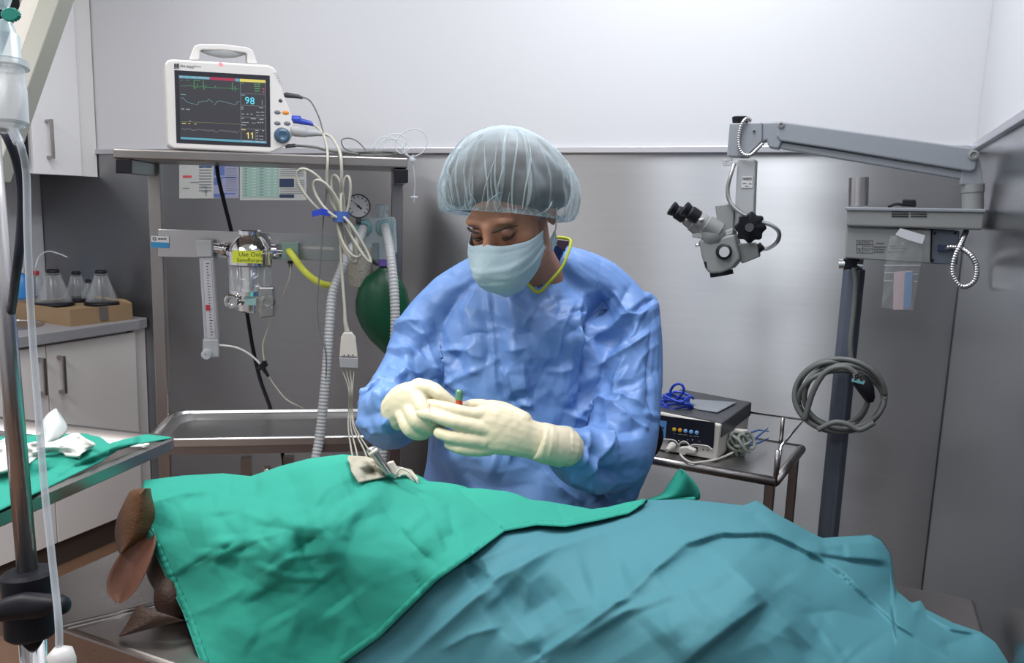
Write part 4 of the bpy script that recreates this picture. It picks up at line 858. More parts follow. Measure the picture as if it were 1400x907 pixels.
# stitched hem along the free edges
bx = curve(gbot)
for (a, b_) in ((200, 278), (468, 690), (690, 880)):
    N_ = 60; f = []; g = []; hem = MB()
    for k in range(N_+1):
        x = a+(b_-a)*k/N_; y = float(bx(x)); ins = (9, -3) if a == 200 else ((-5, -8) if a == 468 else (0, -7))
        z = float(Zf(np.array([x]), np.array([y]))[0]); x2, y2 = x+ins[0], y+ins[1]; z2 = float(Zf(np.array([x2]), np.array([y2]))[0])
        n0 = float(noise_g(np.array([x]), np.array([y]))[0]); n2 = float((noise_g(np.array([x2]), np.array([y2]))+creases(np.array([x2]), np.array([y2]), GFOLDS))[0]); n0 = float((noise_g(np.array([x]), np.array([y]))+creases(np.array([x]), np.array([y]), GFOLDS))[0])
        wob = .0012*sin(k*1.9)+.0008*sin(k*3.7)
        f.append(PZ(x, y, z+n0+.0012)); g.append(PZ(x2, y2, z2+n2+.0022+wob*.6))
    hem.grid([f, g])
    o = obj('hem', hem, m_green, t, smooth=True); solid(o, .0012, 1)
# grey skin/gauze patch and probe
ptop = [(476, 625), (501, 626), (528, 635), (562, 644), (572, 656)]; pbot = [(476, 627), (480, 645), (490, 661), (528, 653), (557, 651), (572, 658)]
m = MB(); xs = np.arange(476, 572.1, 2.); rows = []
for v in np.linspace(0, 1, 16):
    y = curve(ptop)(xs)*(1-v)+curve(pbot)(xs)*v; z = Zf(xs, y)+.005+noise_g(xs, y)+creases(xs, y, GFOLDS)+.006*creases(xs, y, [('r', 1, 5, [(485, 640), (510, 636), (530, 648)]), ('g', -1, 6, [(495, 650), (515, 645)]), ('g', .8, 7, [(505, 630), (545, 645)])])+.002*vnoise(xs, y, 14, 10, 4)
    rows.append([PZ(x, yy, zz) for x, yy, zz in zip(xs, y, z)])
o = obj('grey_gauze_patch', m.grid(rows), mat('grey_gauze', (.36, .34, .27), .8, bump=.3, bscale=300, var=.1, vscale=20), smooth=True, label='grey cloth patch at the drape opening over the eye', cat='gauze'); solid(o, .002, 1)
z0 = 1.0; p0 = P(508, 615, PZ(520, 640, .99).dot(FW)-ORG.dot(FW)); dp = (PZ(533, 650, .985)-ORG).dot(FW)-.035
t = thing('metal_probe', P(532, 649, dp), 'steel probe with white clip and wires standing on the grey patch', 'probe')
m = MB().tube([P(506, 612, dp-.01), P(507, 614, dp-.01), P(513, 622, dp-.01), P(514, 623, dp-.01), P(531, 647, dp-.01), P(536, 651, dp)], [.0055, .0075, .0075, .0065, .0065, .004], 16); obj('barrel', m, m_steel, t, smooth=True, sharp=40)
obj('end_band', MB().cyl(P(509, 616.5, dp-.011), P(512, 620.5, dp-.011), .0079, 16), m_cream, t, smooth=True)
obj('clip', MB().prism([P(x, y, dp) for x, y in ((529, 634), (537, 632), (547, 650), (540, 655), (532, 652))], FH*.008), m_cream, t, bev=.001)
for pts in (((540, 650), (548, 641), (558, 645), (566, 653), (572, 661)), ((545, 652), (553, 648), (560, 653), (566, 658))):
    obj('wire', MB().tube([P(x, y, dp-.004) for x, y in pts], .0016, 6, res=5), m_cream, t, smooth=True)
# green cloth fold standing up behind the teal drape
d0 = 1.52
Lf = [(870, 690), (890, 682), (905, 676), (915, 662), (927, 644), (931, 642)]; Rt_ = [(884, 688), (915, 686), (945, 684), (957, 681), (952, 664), (934, 644)]
rows = []
for i, (a, b_) in enumerate(zip(dens(Lf, 3), dens(Rt_, 3))):
    rows.append([P(a[0]+(b_[0]-a[0])*u, a[1]+(b_[1]-a[1])*u, d0-.035*sin(pi*min(1, u*1.3))+.02*u) for u in np.linspace(0, 1, 9)])
o = obj('green_cloth', MB().grid([[p+Vector((0, 0, -.05)) for p in rows[0]]]+rows), m_green, smooth=True, label='pointed fold of green cloth standing behind the teal drape by the trolley', cat='cloth'); solid(o, .003, 0)
obj('cloth_liner', MB().tube([P(880, 690, 1.5), P(905, 684, 1.5), P(930, 684, 1.5), P(950, 683, 1.5)], .005, 8, res=3), m_green, o, smooth=True)

# ================================================================== SURGEON
foot = PY(720, 690, 1.62); foot.z = 0
S_ = thing('person', foot, 'surgeon in blue gown, bouffant cap, face mask and latex gloves holding a vial', 'person')
hc = P(700, 285, 1.47)
f_ = (RT*-.47+UP*-.57-FW*.67).normalized(); u_ = (UP+RT*.05); u_ = (u_-f_*u_.dot(f_)).normalized(); r_ = u_.cross(f_)
def H(r, f, u): return hc+r_*r+f_*f+u_*u
def hell(mb, c, rad, n=24, m=14): mb.ell(H(*c), r_*rad[0], f_*rad[1], u_*rad[2], n, m)
b = MB()
hell(b, (0, -.012, .035), (.074, .094, .082)); hell(b, (0, .040, -.025), (.062, .052, .085)); hell(b, (0, .052, -.088), (.036, .040, .028))
for s in (-1, 1):
    hell(b, (s*.038, .052, -.035), (.027, .028, .03)); hell(b, (s*.028, .074, .014), (.027, .018, .012)); hell(b, (s*.0745, -.008, -.012), (.009, .02, .032)); hell(b, (s*.04, .03, -.085), (.025, .035, .02))
b.tube([H(0, .088, .012), H(0, .098, -.01), H(0, .112, -.035), H(0, .108, -.044)], [.009, .0095, .0135, .010], 12)
hell(b, (0, .10, -.066), (.024, .010, .009))
V, Nn, fs = remesh(b, .0042, 6)
# eye sockets pressed in
Hn = lambda r, f, u: np.array(H(r, f, u))
for s in (-1, 1):
    d = np.linalg.norm((V-Hn(s*.032, .092, -.006))*1.0, axis=1); V -= np.array(f_)*(.009*np.exp(-(d/.016)**2))[:, None]
hb = MB(); hb.v = [Vector(v) for v in V]; hb.f = fs; hb.mi = [0]*len(fs)
# body (neck, trunk, arms, legs) joined with the head in one surface
b2 = MB(); b2.v = hb.v; b2.f = hb.f; b2.mi = hb.mi
chain(b2, [(712, 300, 1.50, 36), (722, 345, 1.58, 33), (737, 385, 1.65, 36), (738, 415, 1.66, 42)])
chain(b2, [(735, 425, 1.68, 70, 44), (728, 470, 1.70, 86, 50), (722, 560, 1.72, 84, 52), (720, 660, 1.74, 90, 56), (718, 720, 1.74, 96, 60)], 24)
chain(b2, [(665, 430, 1.70, 24), (600, 455, 1.70, 24), (566, 535, 1.60, 22), (545, 566, 1.50, 18), (556, 557, 1.40, 16)])
chain(b2, [(790, 430, 1.70, 25), (845, 460, 1.69, 25), (850, 590, 1.60, 23), (800, 618, 1.48, 19), (758, 608, 1.38, 17)])
for s in (-1, 1):
    fx = foot+RH*(.10*s); hp = P(718+s*45, 715, 1.72)
    kn = Vector((fx.x, fx.y, .47)); b2.tube([hp, kn+ZZ*.15, kn, Vector((fx.x, fx.y, .1)), Vector((fx.x, fx.y, .045)), Vector((fx.x, fx.y, .004))-FH*.0], [.085, .062, .052, .036, .04, .045], 14)
    b2.tube([Vector((fx.x, fx.y, .04)), Vector((fx.x, fx.y, .035))-FH*.09, Vector((fx.x, fx.y, .03))-FH*.14], [.04, .04, .025], 12)
V, Nn, fs = remesh(b2, .0052, 2)
obj('body', from_np(V, fs), m_skin, S_, smooth=True)
# eyes: lowered lids, lashes, brows
for s in (-1, 1):
    m = MB(); m.ell(H(s*.032, .0755, -.008), r_*.0145, f_*.0125, u_*.0115, 18, 10); obj('eyelid', m, mat('eyelid_skin', (.26, .12, .085), .5, sss=.1), S_, smooth=True)
    obj('eyelashes', MB().tube([H(s*.020, .0835, -.015), H(s*.027, .088, -.0165), H(s*.034, .0885, -.0165), H(s*.043, .0835, -.012), H(s*.047, .079, -.009)], [.001, .002, .0022, .002, .001], 6, res=3), m_hair, S_, smooth=True)
    obj('eyebrow', MB().tube([H(s*.014, .0975, .002), H(s*.022, .0975, .005), H(s*.034, .0940, .0072), H(s*.046, .083, .006), H(s*.053, .073, .001)], [.0014, .0024, .0026, .002, .001], 8, res=3, flat=1), m_hair, S_, smooth=True)
# hair: cap of hair, closely under the bouffant
m = MB(); hell(m, (0, -.022, .050), (.080, .098, .078), 28, 16); hell(m, (0, -.055, -.005), (.070, .055, .055))
for s in (-1, 1): m.tube([H(s*.066, .028, .04), H(s*.0715, .018, .015), H(s*.072, .008, -.012)], [.012, .009, .003], 10)
V, Nn, fs = remesh(m, .006, 3); obj('hair', from_np(V, fs), m_hair, S_, smooth=True)
# bouffant cap
n_ = (u_*.84-f_*.54).normalized(); cc = P(692, 286, 1.475); ca = (f_-n_*f_.dot(n_)).normalized(); cb_ = n_.cross(ca)
prof = [(-.004, .082), (.0, .086), (-.004, .095), (-.012, .108), (-.014, .120), (-.006, .129), (.010, .134), (.030, .136), (.05, .134), (.07, .128), (.09, .118), (.108, .104), (.124, .086), (.136, .065), (.146, .042), (.151, .02), (.153, .001)]
pf = []
for i in range(len(prof)-1):
    for k in range(3):
        a = k/3; pf.append((prof[i][0]*(1-a)+prof[i+1][0]*a, prof[i][1]*(1-a)+prof[i+1][1]*a))
pf.append(prof[-1]); rs = []; NC = 300
AA, QQ = np.meshgrid(2*pi*np.arange(NC)/NC, np.arange(len(pf))/len(pf))
Hc = np.zeros_like(AA)
for _ in range(64):
    a0 = rng.rand()*2*pi; wd = .018+.035*rng.rand(); am = (.004+.009*rng.rand())*(1 if rng.rand() < .7 else -.7); ext = .15+.85*rng.rand(); tw = (rng.rand()-.5)*.8
    da = (AA-a0-tw*QQ+pi) % (2*pi)-pi; Hc += am*np.exp(-np.abs(da)/wd)*np.maximum(0, 1-QQ/ext)**.7*np.minimum(1, QQ*9)
Hc += .0028*np.sin(AA*38+1.3*np.sin(3*AA))*np.maximum(0, 1-QQ*5)+.007*vnoise(AA*30, QQ*60, 9, 9, 8)*np.minimum(1, QQ*6)*(1-QQ)
fd = np.minimum(1, QQ*7)*np.minimum(1, (1-QQ)*3)
Hc += fd*(.012*(crumple(AA*100, QQ*260, 34, 5, .9, 2)-.5)+.007*(crumple(AA*100, QQ*260, 15, 6, 2.0, 2.2)-.5))
for i, (tt, rr) in enumerate(pf):
    ring = []; q = i/len(pf)
    for k in range(NC):
        a = AA[i, k]; R2 = rr-.006+Hc[i, k]; tl_ = .012*cos(a-1.8)*min(1, i/6)*(1-q)
        ring.append(cc+n_*(tt-tl_)+ca*cos(a)*R2*.92+cb_*sin(a)*R2)
    rs.append(ring)
m_cap = thinmat('bouffant_cap', (.50, .62, .68), .13, .55); nb = m_cap.node_tree.nodes; 
o = obj('surgical_cap', MB().rings(rs, False), m_cap, S_, smooth=True, label='pale blue sheer bouffant cap')
capo = o; m_pleat = thinmat('cap_pleat', (.50, .62, .67), .20, .6); rp = np.random.RandomState(21)
def cap_pt(i, a, off):
    i = max(0, min(len(pf)-1.001, i)); k = (a/(2*pi)*NC) % NC; i0 = int(i); fi = i-i0; k0 = int(k); fk = k-k0; g_ = lambda ii, kk: Hc[ii, kk % NC]
    h = (g_(i0, k0)*(1-fk)+g_(i0, k0+1)*fk)*(1-fi)+(g_(i0+1, k0)*(1-fk)+g_(i0+1, k0+1)*fk)*fi
    tt = pf[i0][0]*(1-fi)+pf[i0+1][0]*fi; rr = pf[i0][1]*(1-fi)+pf[i0+1][1]*fi; q = i/len(pf)
    return cc+n_*(tt-.012*cos(a-1.8)*min(1, i/6)*(1-q))+ca*cos(a)*(rr-.006+h+off)*.92+cb_*sin(a)*(rr-.006+h+off)
for k in range(92):
    a0 = rp.rand()*2*pi; i0 = rp.rand()**2*16 if k > 40 else 1; ln = (6+rp.rand()*24); tw = (rp.rand()-.5)*.55; wd = .012+.035*rp.rand(); rows = []
    for j in range(15):
        u = j/14; i = i0+ln*u; a = a0+tw*u+.05*sin(u*5+k); w_ = wd*sin(pi*min(.97, max(.06, u)))**.7
        rows.append([cap_pt(i, a-w_, .0008), cap_pt(i, a, .0035), cap_pt(i, a+w_*.35, .0008)])
    obj('pleat', MB().grid(rows), m_pleat, S_)
m = MB(); rs = [[cc+n_*(tt*.93+.004)+ca*cos(2*pi*k/40)*rr*.80-ca*.004+cb_*sin(2*pi*k/40)*rr*.88 for k in range(40)] for tt, rr in prof[6:]]
c0_ = sum(rs[0], Vector())/40; m.rings([[c0_+(p-c0_)*.80-n_*.014 for p in rs[0]]]+rs, True); V, Nn, fs = remesh(m, .006, 2)
V = V+Nn*(.004*crumple(V[:, 0]*1000, V[:, 2]*1000+V[:, 1]*700, 34, 5, .4, 2))[:, None]
obj('tied_hair', from_np(V, fs), mat('hair_under_cap', (.04, .028, .022), .6, bump=.5, bscale=60, stretch=(1, 1, .2), var=.85, vscale=18), S_, smooth=True)
# face mask
NS, NV = 44, 34; rows = []
for j in range(NV+1):
    v = j/NV; row = []
    for i in range(NS+1):
        s = -1+2*i/NS; a = s*radians(80); c = cos(a)
        fc = np.interp(v, [0, .12, .35, .6, .8, 1], [.106, .118, .137, .137, .126, .100])
        ut = np.interp(s, [-1, -.7, -.35, 0, .35, .7, 1], [-.020, -.026, -.023, -.014, -.024, -.031, -.030]); ub = np.interp(abs(s), [0, .4, .8, 1], [-.128, -.120, -.095, -.075])
        u = ut*(1-v)+ub*v
        rad = np.interp(v, [0, .3, .7, 1], [.0735, .0745, .070, .060])
        pl = .0026*abs(sin(v*pi*3.5+.3*s))*(.5+.5*abs(s))+.0035*math.exp(-((v-.55-.25*(abs(s)-.5))/.05)**2)*min(1, abs(s)*1.5) + .0015*sin(s*9+v*7)
        if v < .06: pl += .002
        wz = .78+.22*c
        row.append(H((rad+pl*.6)*sin(a), .012+(fc-.012+pl)*c**.85 if c > 0 else .012, u))
    rows.append(row)
o = obj('face_mask', MB().grid(rows), m_mask, S_, smooth=True, label='pale blue pleated face mask'); solid(o, .0015, 1)
ms = o
obj('mask_tab', MB().prism([H(.071, .014, -.058), H(.074, -.002, -.050), H(.072, -.004, -.072), H(.068, .016, -.084)], r_*.002), m_mask, S_)
E_ = H(.0745, .010, -.018); E2 = H(.071, .012, -.07)
obj('ear_loop', MB().tube([E_, H(.080, .0, .0), H(.084, -.012, .025)], .0014, 6, res=4), m_white, S_, smooth=True)
obj('ear_loop', MB().tube([E2, H(.080, .0, -.045), H(.086, -.012, -.01), H(.086, -.018, .02)], .0014, 6, res=4), m_white, S_, smooth=True)
# gown
g = MB()
chain(g, [(727, 374, 1.67, 60, 42), (722, 415, 1.67, 104, 62), (720, 455, 1.665, 122, 78), (718, 500, 1.68, 130, 84), (718, 560, 1.70, 128, 86), (716, 630, 1.72, 132, 90), (716, 700, 1.73, 146, 94), (716, 800, 1.75, 155, 98)], 36, 6)
chain(g, [(768, 362, 1.67, 28, 34), (815, 392, 1.68, 41), (852, 440, 1.67, 46), (860, 500, 1.64, 44), (856, 570, 1.60, 46), (840, 620, 1.54, 52), (802, 628, 1.47, 44), (775, 617, 1.42, 33)], 22, 6)
chain(g, [(672, 366, 1.67, 26, 30), (622, 408, 1.68, 39), (580, 458, 1.67, 40), (567, 505, 1.64, 45), (545, 553, 1.58, 50), (533, 570, 1.52, 46), (540, 562, 1.45, 36), (546, 560, 1.42, 32)], 22, 6)
# small bulges
chain(g, [(880, 420, 1.67, 22), (886, 470, 1.66, 20), (890, 530, 1.64, 16)], 14); chain(g, [(850, 640, 1.56, 40), (850, 668, 1.56, 26)], 14)
V, Nn, fs = remesh(g, .0034, 9)
px_, py_, dd_ = project(V); VC = np.array([0, 0, EYE])-V; VC /= np.linalg.norm(VC, axis=1)[:, None]; fac = np.clip((Nn*VC).sum(1)*1.6, 0, 1)
GW = [
 ('g', .010, 10, [(640, 400), (650, 470), (640, 530)]), ('g', -.012, 14, [(672, 395), (678, 450), (690, 540), (715, 580)]), ('g', .010, 12, [(695, 395), (705, 440), (700, 500), (712, 560)]),
 ('r', .010, 8, [(565, 425), (585, 470), (600, 520)]), ('g', -.014, 12, [(575, 460), (590, 510), (605, 530)]), ('r', .009, 7, [(528, 452), (560, 445), (585, 470)]),
 ('s', -.010, 24, [(815, 395), (805, 450), (800, 500), (790, 560)]), ('g', -.016, 11, [(815, 400), (806, 460), (796, 530), (785, 565)]), ('r', .010, 8, [(800, 395), (790, 440), (795, 500)]),
 ('r', .008, 8, [(690, 480), (720, 475), (725, 500)]), ('r', .009, 6, [(600, 480), (640, 478), (650, 470)]), ('r', .009, 6, [(600, 455), (605, 490), (615, 500)]),
 ('r', .012, 6, [(690, 500), (695, 530), (700, 550)]), ('r', .008, 6, [(715, 495), (720, 540)]), ('g', -.010, 9, [(690, 520), (705, 560), (725, 585)]),
 ('r', .012, 7, [(810, 505), (850, 480), (895, 450)]), ('g', -.012, 12, [(815, 470), (850, 448), (890, 432)]), ('r', .009, 6, [(820, 460), (850, 430), (885, 425)]), ('r', .007, 5, [(840, 395), (860, 430)]),
 ('r', .014, 7, [(785, 570), (825, 545), (870, 590)]), ('g', -.014, 9, [(800, 575), (845, 590), (880, 585)]), ('r', .013, 6, [(770, 563), (800, 575), (830, 600), (850, 640)]), ('g', -.012, 8, [(790, 600), (815, 625), (830, 640)]),
 ('r', .012, 6, [(800, 575), (805, 610), (790, 640)]), ('r', .012, 6, [(830, 565), (830, 610), (800, 655)]), ('g', -.010, 9, [(810, 640), (850, 650), (880, 640)]), ('r', .010, 6, [(770, 645), (810, 672), (850, 665)]),
 ('r', -.008, 4, [(893, 440), (892, 500), (886, 560)]), ('r', .008, 8, [(860, 500), (840, 540), (880, 560)]),
 ('r', .012, 6, [(490, 555), (520, 540), (560, 510)]), ('g', -.012, 8, [(490, 572), (520, 565), (535, 545)]), ('r', .010, 6, [(515, 520), (540, 525), (580, 505)]), ('r', .010, 6, [(505, 590), (530, 585), (540, 600)]), ('g', -.010, 8, [(525, 480), (560, 495), (595, 530)]), ('r', .010, 7, [(530, 500), (555, 520)]),
 ('g', .010, 14, [(600, 640), (640, 620), (690, 650)]), ('g', -.010, 14, [(620, 660), (680, 670), (740, 660)]), ('r', .008, 8, [(740, 640), (770, 670), (800, 690)]), ('g', -.012, 12, [(850, 650), (845, 700)]),
 ('g', .008, 12, [(650, 380), (610, 400), (590, 430)]), ('g', -.007, 10, [(700, 400), (730, 420), (760, 400)]), ('g', .008, 14, [(745, 430), (770, 500), (765, 560)]), ('g', -.008, 12, [(760, 440), (775, 490), (745, 570)]),
 ('r', .006, 4, [(665, 392), (672, 460), (678, 540)]),
]
GW += random_folds(46, 4, [(590, 400, 820, 640, 90, 35, 30, 90), (600, 440, 800, 560, 20, 60, 20, 60)], .0050, 5)+random_folds(60, 5, [(790, 400, 900, 560, 125, 30, 40, 90), (770, 560, 900, 680, 60, 60, 25, 70), (500, 440, 590, 560, 50, 35, 30, 70), (488, 530, 560, 610, 140, 50, 20, 50)], .0065, 5)
disp = 1.2*creases(px_, py_, GW)+.020*crumple(px_, py_, 52, 21, 1.1, 1.7)+.0055*crumple(px_, py_, 19, 22, .5, 1.7)-.014
V = V+Nn*(disp*fac)[:, None]
# V neck opening: press the gown back inside the V, so the neck shows
poly = [(748, 322), (777, 329), (766, 360), (737, 394), (715, 386), (700, 340)]
ins = np.zeros(len(V), bool); j = len(poly)-1
for i in range(len(poly)):
    xi, yi = poly[i]; xj, yj = poly[j]; ins ^= ((yi > py_) != (yj > py_)) & (px_ < (xj-xi)*(py_-yi)/(yj-yi+1e-9)+xi); j = i
V[ins & (fac > 0)] += np.array(FW)*.075
obj('gown', from_np(V, fs), m_gown, S_, smooth=True, label='blue nonwoven surgical gown')
vt_ = [P(754, 326, 1.62), P(766, 325, 1.61), P(780, 329, 1.60), P(777, 345, 1.585), P(768, 366, 1.57), P(753, 384, 1.56), P(736, 400, 1.56), P(722, 388, 1.565)]
obj('collar_trim', MB().tube(vt_, .0032, 8, res=5), m_trim, S_, smooth=True)
obj('t_shirt', MB().prism([P(x, y, 1.66) for x, y in ((756, 327), (778, 330), (776, 346), (764, 338))], FW*.01), mat('dark_tshirt', (.035, .02, .035), .8), S_)
# knitted cuff
obj('sleeve_cuff', MB().tube([P(772, 612, 1.41), P(762, 610, 1.395)], [.0385, .036], 24), mat('cuff_knit', (.35, .45, .6), .8), S_, smooth=True)

# gloves: one closed five-fingered skin each
def hand(chains, name, vox=.0022, sm=3, parts=None, lab=None):
    m = MB()
    for c in chains: chain(m, c, 16, 5)
    V, Nn, fs = remesh(m, vox, sm); px, py, dd = project(V)
    V = V+Nn*(.0007*vnoise(px, py, 9, 9, 3)+.0006*crumple(px, py, 12, 4, .9, 2.5))[:, None]
    return obj(name, from_np(V, fs), m_glove, S_, smooth=True, label=lab)
D0 = 1.355
hand([
 [(772, 612, D0+.03, 27, 27), (745, 606, D0+.02, 27, 22), (725, 601, D0+.01, 26, 18), (700, 594, D0, 30, 16), (672, 588, D0-.005, 34, 15), (655, 586, D0-.005, 33, 13)],   # wrist, palm
 [(672, 568, D0, 13), (645, 566, D0-.012, 9.5), (620, 560.5, D0-.018, 8.6), (600, 555, D0-.012, 8), (588, 552.5, D0-.008, 7.2)],       # index
 [(665, 588, D0-.01, 12), (640, 582, D0-.022, 9.5), (615, 576, D0-.028, 9), (590, 568, D0-.024, 8.4), (576, 565, D0-.018, 7.6)],        # middle
 [(660, 604, D0-.01, 12), (636, 601, D0-.022, 9.3), (614, 597, D0-.024, 8.8), (600, 592, D0-.018, 8)],                            # ring
 [(668, 612, D0, 12), (648, 616, D0-.012, 8.8), (628, 613, D0-.018, 8.2), (614, 607, D0-.012, 7.4)],                              # little
 [(712, 578, D0+.01, 17), (688, 562, D0+.018, 12), (664, 556, D0+.022, 9.6), (645, 555, D0+.018, 8.6), (632, 558, D0+.01, 7.6)],       # thumb behind
], 'glove', lab='cream latex glove on the surgeon left hand')
m = MB(); cf = [P(733, 603, D0+.012), P(740, 605, D0+.015), P(752, 608, D0+.02), P(766, 611, D0+.03), P(771, 612, D0+.035), P(774, 613, D0+.036)]
m.tube(cf, [.0325, .0345, .0350, .0362, .0375, .0345], 40, res=4); V, Nn, fs = remesh(m, .003, 1); px, py, dd = project(V)
V = V+Nn*(.0014*vnoise(px, py, 8, 30, 6)+.0016*creases(px, py, [('r', 1, 2.5, [(748, 580), (744, 610), (738, 636)]), ('r', 1, 2.5, [(757, 582), (754, 612), (746, 638)])]))[:, None]
obj('glove_cuff', from_np(V, fs), m_glove, S_, smooth=True)
D1 = 1.365
hand([
 [(545, 563, D1+.04, 28, 24), (555, 556, D1+.015, 31, 20), (566, 552, D1, 31, 17), (578, 551, D1-.002, 27, 14)],                                   # wrist, back of hand
 [(572, 530, D1, 13), (590, 532, D1-.01, 10.5), (604, 541, D1-.016, 9.2), (617, 551, D1-.012, 8.2), (626, 557, D1-.006, 7)],        # index
 [(572, 545, D1-.008, 13), (580, 562, D1-.024, 10.5), (590, 574, D1-.018, 9.6), (602, 580, D1-.004, 8.5)],                              # middle
 [(562, 558, D1-.006, 13), (568, 574, D1-.022, 10.5), (579, 584, D1-.016, 9.5), (592, 588, D1-.002, 8.4)],                              # ring
 [(552, 568, D1, 12), (557, 584, D1-.014, 9.8), (567, 593, D1-.01, 8.8), (580, 594, D1, 8)],                                       # little
 [(566, 540, D1+.022, 14), (588, 548, D1+.022, 10.5), (604, 553, D1+.014, 9.2), (616, 558, D1+.006, 8)],                                # thumb
], 'glove', lab='cream latex glove on the surgeon right hand')
vial = thing('blood_vial', P(627, 562, D0-.004), 'small glass vial with green top and red contents between the gloved fingers', 'vial')
vd = D0-.004
obj('glass', MB().cyl(P(627, 566, vd), P(627.5, 547, vd), .0066, 16), mat('red_liquid', (.35, .04, .02), .15, coat=.5), vial, smooth=True, sharp=40)
obj('stopper', MB().lathe(P(627.5, 547.5, vd), (P(628, 533, vd)-P(627.5, 547.5, vd)), [(0, .0066), (.012, .0066), (.016, .0062), (.0185, .004), (.019, .0001)], 16), mat('green_glass', (.07, .2, .12), .08, coat=.8), vial, smooth=True, sharp=50)
thin('suture_thread', [(588, 552, D0-.03), (587, 560, D0-.032), (588, 572, D0-.03), (591, 580, D0-.03)], .0004, mat('thread_red', (.3, .05, .05), .5), 'fine red suture thread hanging at the gloved fingertips', 'thread', fn=P, n=5)
# black stool back rest behind the surgeon
t = thing('stool', (PY(885, 600, 1.66).x, 1.57, 0), 'black padded stool mostly hidden behind the surgeon, right side', 'stool')
q = PY(868, 606, 1.65); obj('backrest', MB().ell(q, RH*.060, FH*.022, (ZZ+RH*.25)*.060, 24, 14), m_black, t, smooth=True)
sx, sy = t.location.x-.07, 1.55
obj('back_post', MB().tube([(sx+.02, sy+.09, .86), (sx, sy+.08, .62), (sx, sy+.02, .52)], .012, 10, res=4), m_dark, t, smooth=True)
obj('seat', MB().lathe((sx, sy+.02, .48), ZZ, [(0, .09), (.02, .11), (.05, .11), (.07, .09), (.07, .001)], 28), m_black, t, smooth=True)
obj('column', MB().cyl((sx, sy+.02, .06), (sx, sy+.02, .49), .02, 14), m_chrome, t, smooth=True)
for k in range(5):
    a = 2*pi*k/5; obj('leg', MB().tube([(sx, sy+.02, .09), (sx+.12*cos(a), sy+.02+.12*sin(a), .02)], [.018, .02], 8), m_black, t, smooth=True)
# ================================================================== MICROSCOPE ON ITS STAND
YM = 1.93
def D(x, y, off=0): return PY(x, y, YM+off)
def dpr(pts, off, th, mb=None): return (mb or MB()).prism([D(x, y, off) for x, y in pts], (0, th, 0))
cb = PY(1135, 730, 2.05); ct = PY(1165, 368, 2.05); cxx = (cb.x+ct.x)/2
t = thing('microscope_stand', (cxx, 2.05, 0), 'blue grey microscope floor stand with power unit and jointed arm, right corner', 'microscope stand')
ST = t
m = MB().prism([(cxx+a, 2.05+b_, .08) for a, b_ in ((-.024, -.012), (-.014, -.024), (.014, -.024), (.024, -.012), (.024, .02), (-.024, .02))], (0, 0, ct.z-.08)); m.box((cxx+.004, 2.05-.028, .3), (.010, 0, 0), (0, .006, 0), (0, 0, ct.z-.3))
obj('column', m, m_column, t, bev=.003)
for a in (20, 110, 200, 290):
    a = radians(a+15); obj('base_leg', MB().tube([(cxx, 2.05, .10), (cxx+.2*cos(a)*.8, 2.05+.2*sin(a), .05)], [.03, .022], 10), m_column, t, smooth=True)
obj('clamp', dpr([(1153, 354), (1175, 354), (1175, 369), (1153, 368)], .10, .04), m_black, t, bev=.002)
m = MB().cyl(D(1147, 361, .11), D(1155, 361, .11), .012, 14); m.cyl(D(1172, 362, .11), D(1180, 362.5, .11), .013, 14); obj('clamp_screw', m, m_chrome, t, smooth=True, sharp=40)
u = obj('power_unit', dpr([(1157, 308), (1273, 314), (1272, 361), (1155, 353)], 0, .16), m_scope2, t, bev=.003, label='cream power unit housing')
dpr_ = dpr([(1158, 285), (1347, 290), (1344, 315), (1157, 309.5)], -.012, .18)
uh = obj('upper_housing', dpr_, m_scope2, t, bev=.005, seg=3)
lid = dpr([(1155, 283), (1349, 286), (1347, 291), (1157, 288)], -.016, .19); obj('lid', lid, m_scope, t, bev=.002, label='dark grey top plate')
for r in range(3):
    for (a, b_) in ((1219, 1242), (1245, 1267)):
        y = 288.6+r*3.2; obj('vent', dpr([(a, y+(a-1219)*.02), (b_, y+.4), (b_, y+1.9), (a, y+1.5)], -.0135, .002), m_black, uh)
obj('side_panel', dpr([(1274, 314), (1312, 316), (1309, 362), (1273, 361)], .01, .14), m_column, t, bev=.002, label='dark blue grey end panel')
m = MB()
for x, y in ((1278, 319), (1275, 356), (1306, 319), (1303, 357)): m.lathe(D(x, y, .01), (0, -1, 0), [(0, .003), (.002, .003), (.002, .0001)], 8)
obj('screw', m, m_black, t)
obj('socket', dpr([(1283, 334), (1297, 335), (1296, 344), (1282, 343)], .004, .01), mat('socket_blue', (.02, .03, .07), .4), t, bev=.001)
m = MB()
def pr(x0, y0, x1, y1): m.poly([D(x0, y0, -.001), D(x1, y0+.3, -.001), D(x1, y1+.3, -.001), D(x0, y1, -.001)])
for y in (328.5, 334, 339.5, 345.5): pr(1171, y, 1193.5, y+.7)
for x in (1171, 1179, 1193): pr(x, 328.5, x+.6, 346)
for y in (330.5, 332.3, 336.3, 342): pr(1180.5, y, 1190, y+.6)
pr(1173.5, 331, 1177, 332.5); pr(1174, 341, 1176, 344)
for y, a, b_ in ((332, 1198, 1209), (337, 1195, 1212), (340.5, 1195, 1210), (344, 1195, 1209)):
    x = a
    while x < b_: pr(x, y, min(x+2.6, b_), y+1.5); x += 3.4
for y, a, b_ in ((336, 1216, 1234), (339, 1218, 1240), (344, 1214, 1236)):
    x = a
    while x < b_: pr(x, y, min(x+2.2, b_), y+.8); x += 3
obj('print', m, m_dark, u)
obj('lid_knob', dpr([(1234, 272.5), (1252, 273), (1253, 283), (1233, 282)], .05, .03), m_black, t, bev=.003)
obj('lid_cord', MB().tube([D(x, y, .06) for x, y in ((1214, 283), (1226, 279), (1236, 281))], .003, 6, res=4), m_black, t, smooth=True)
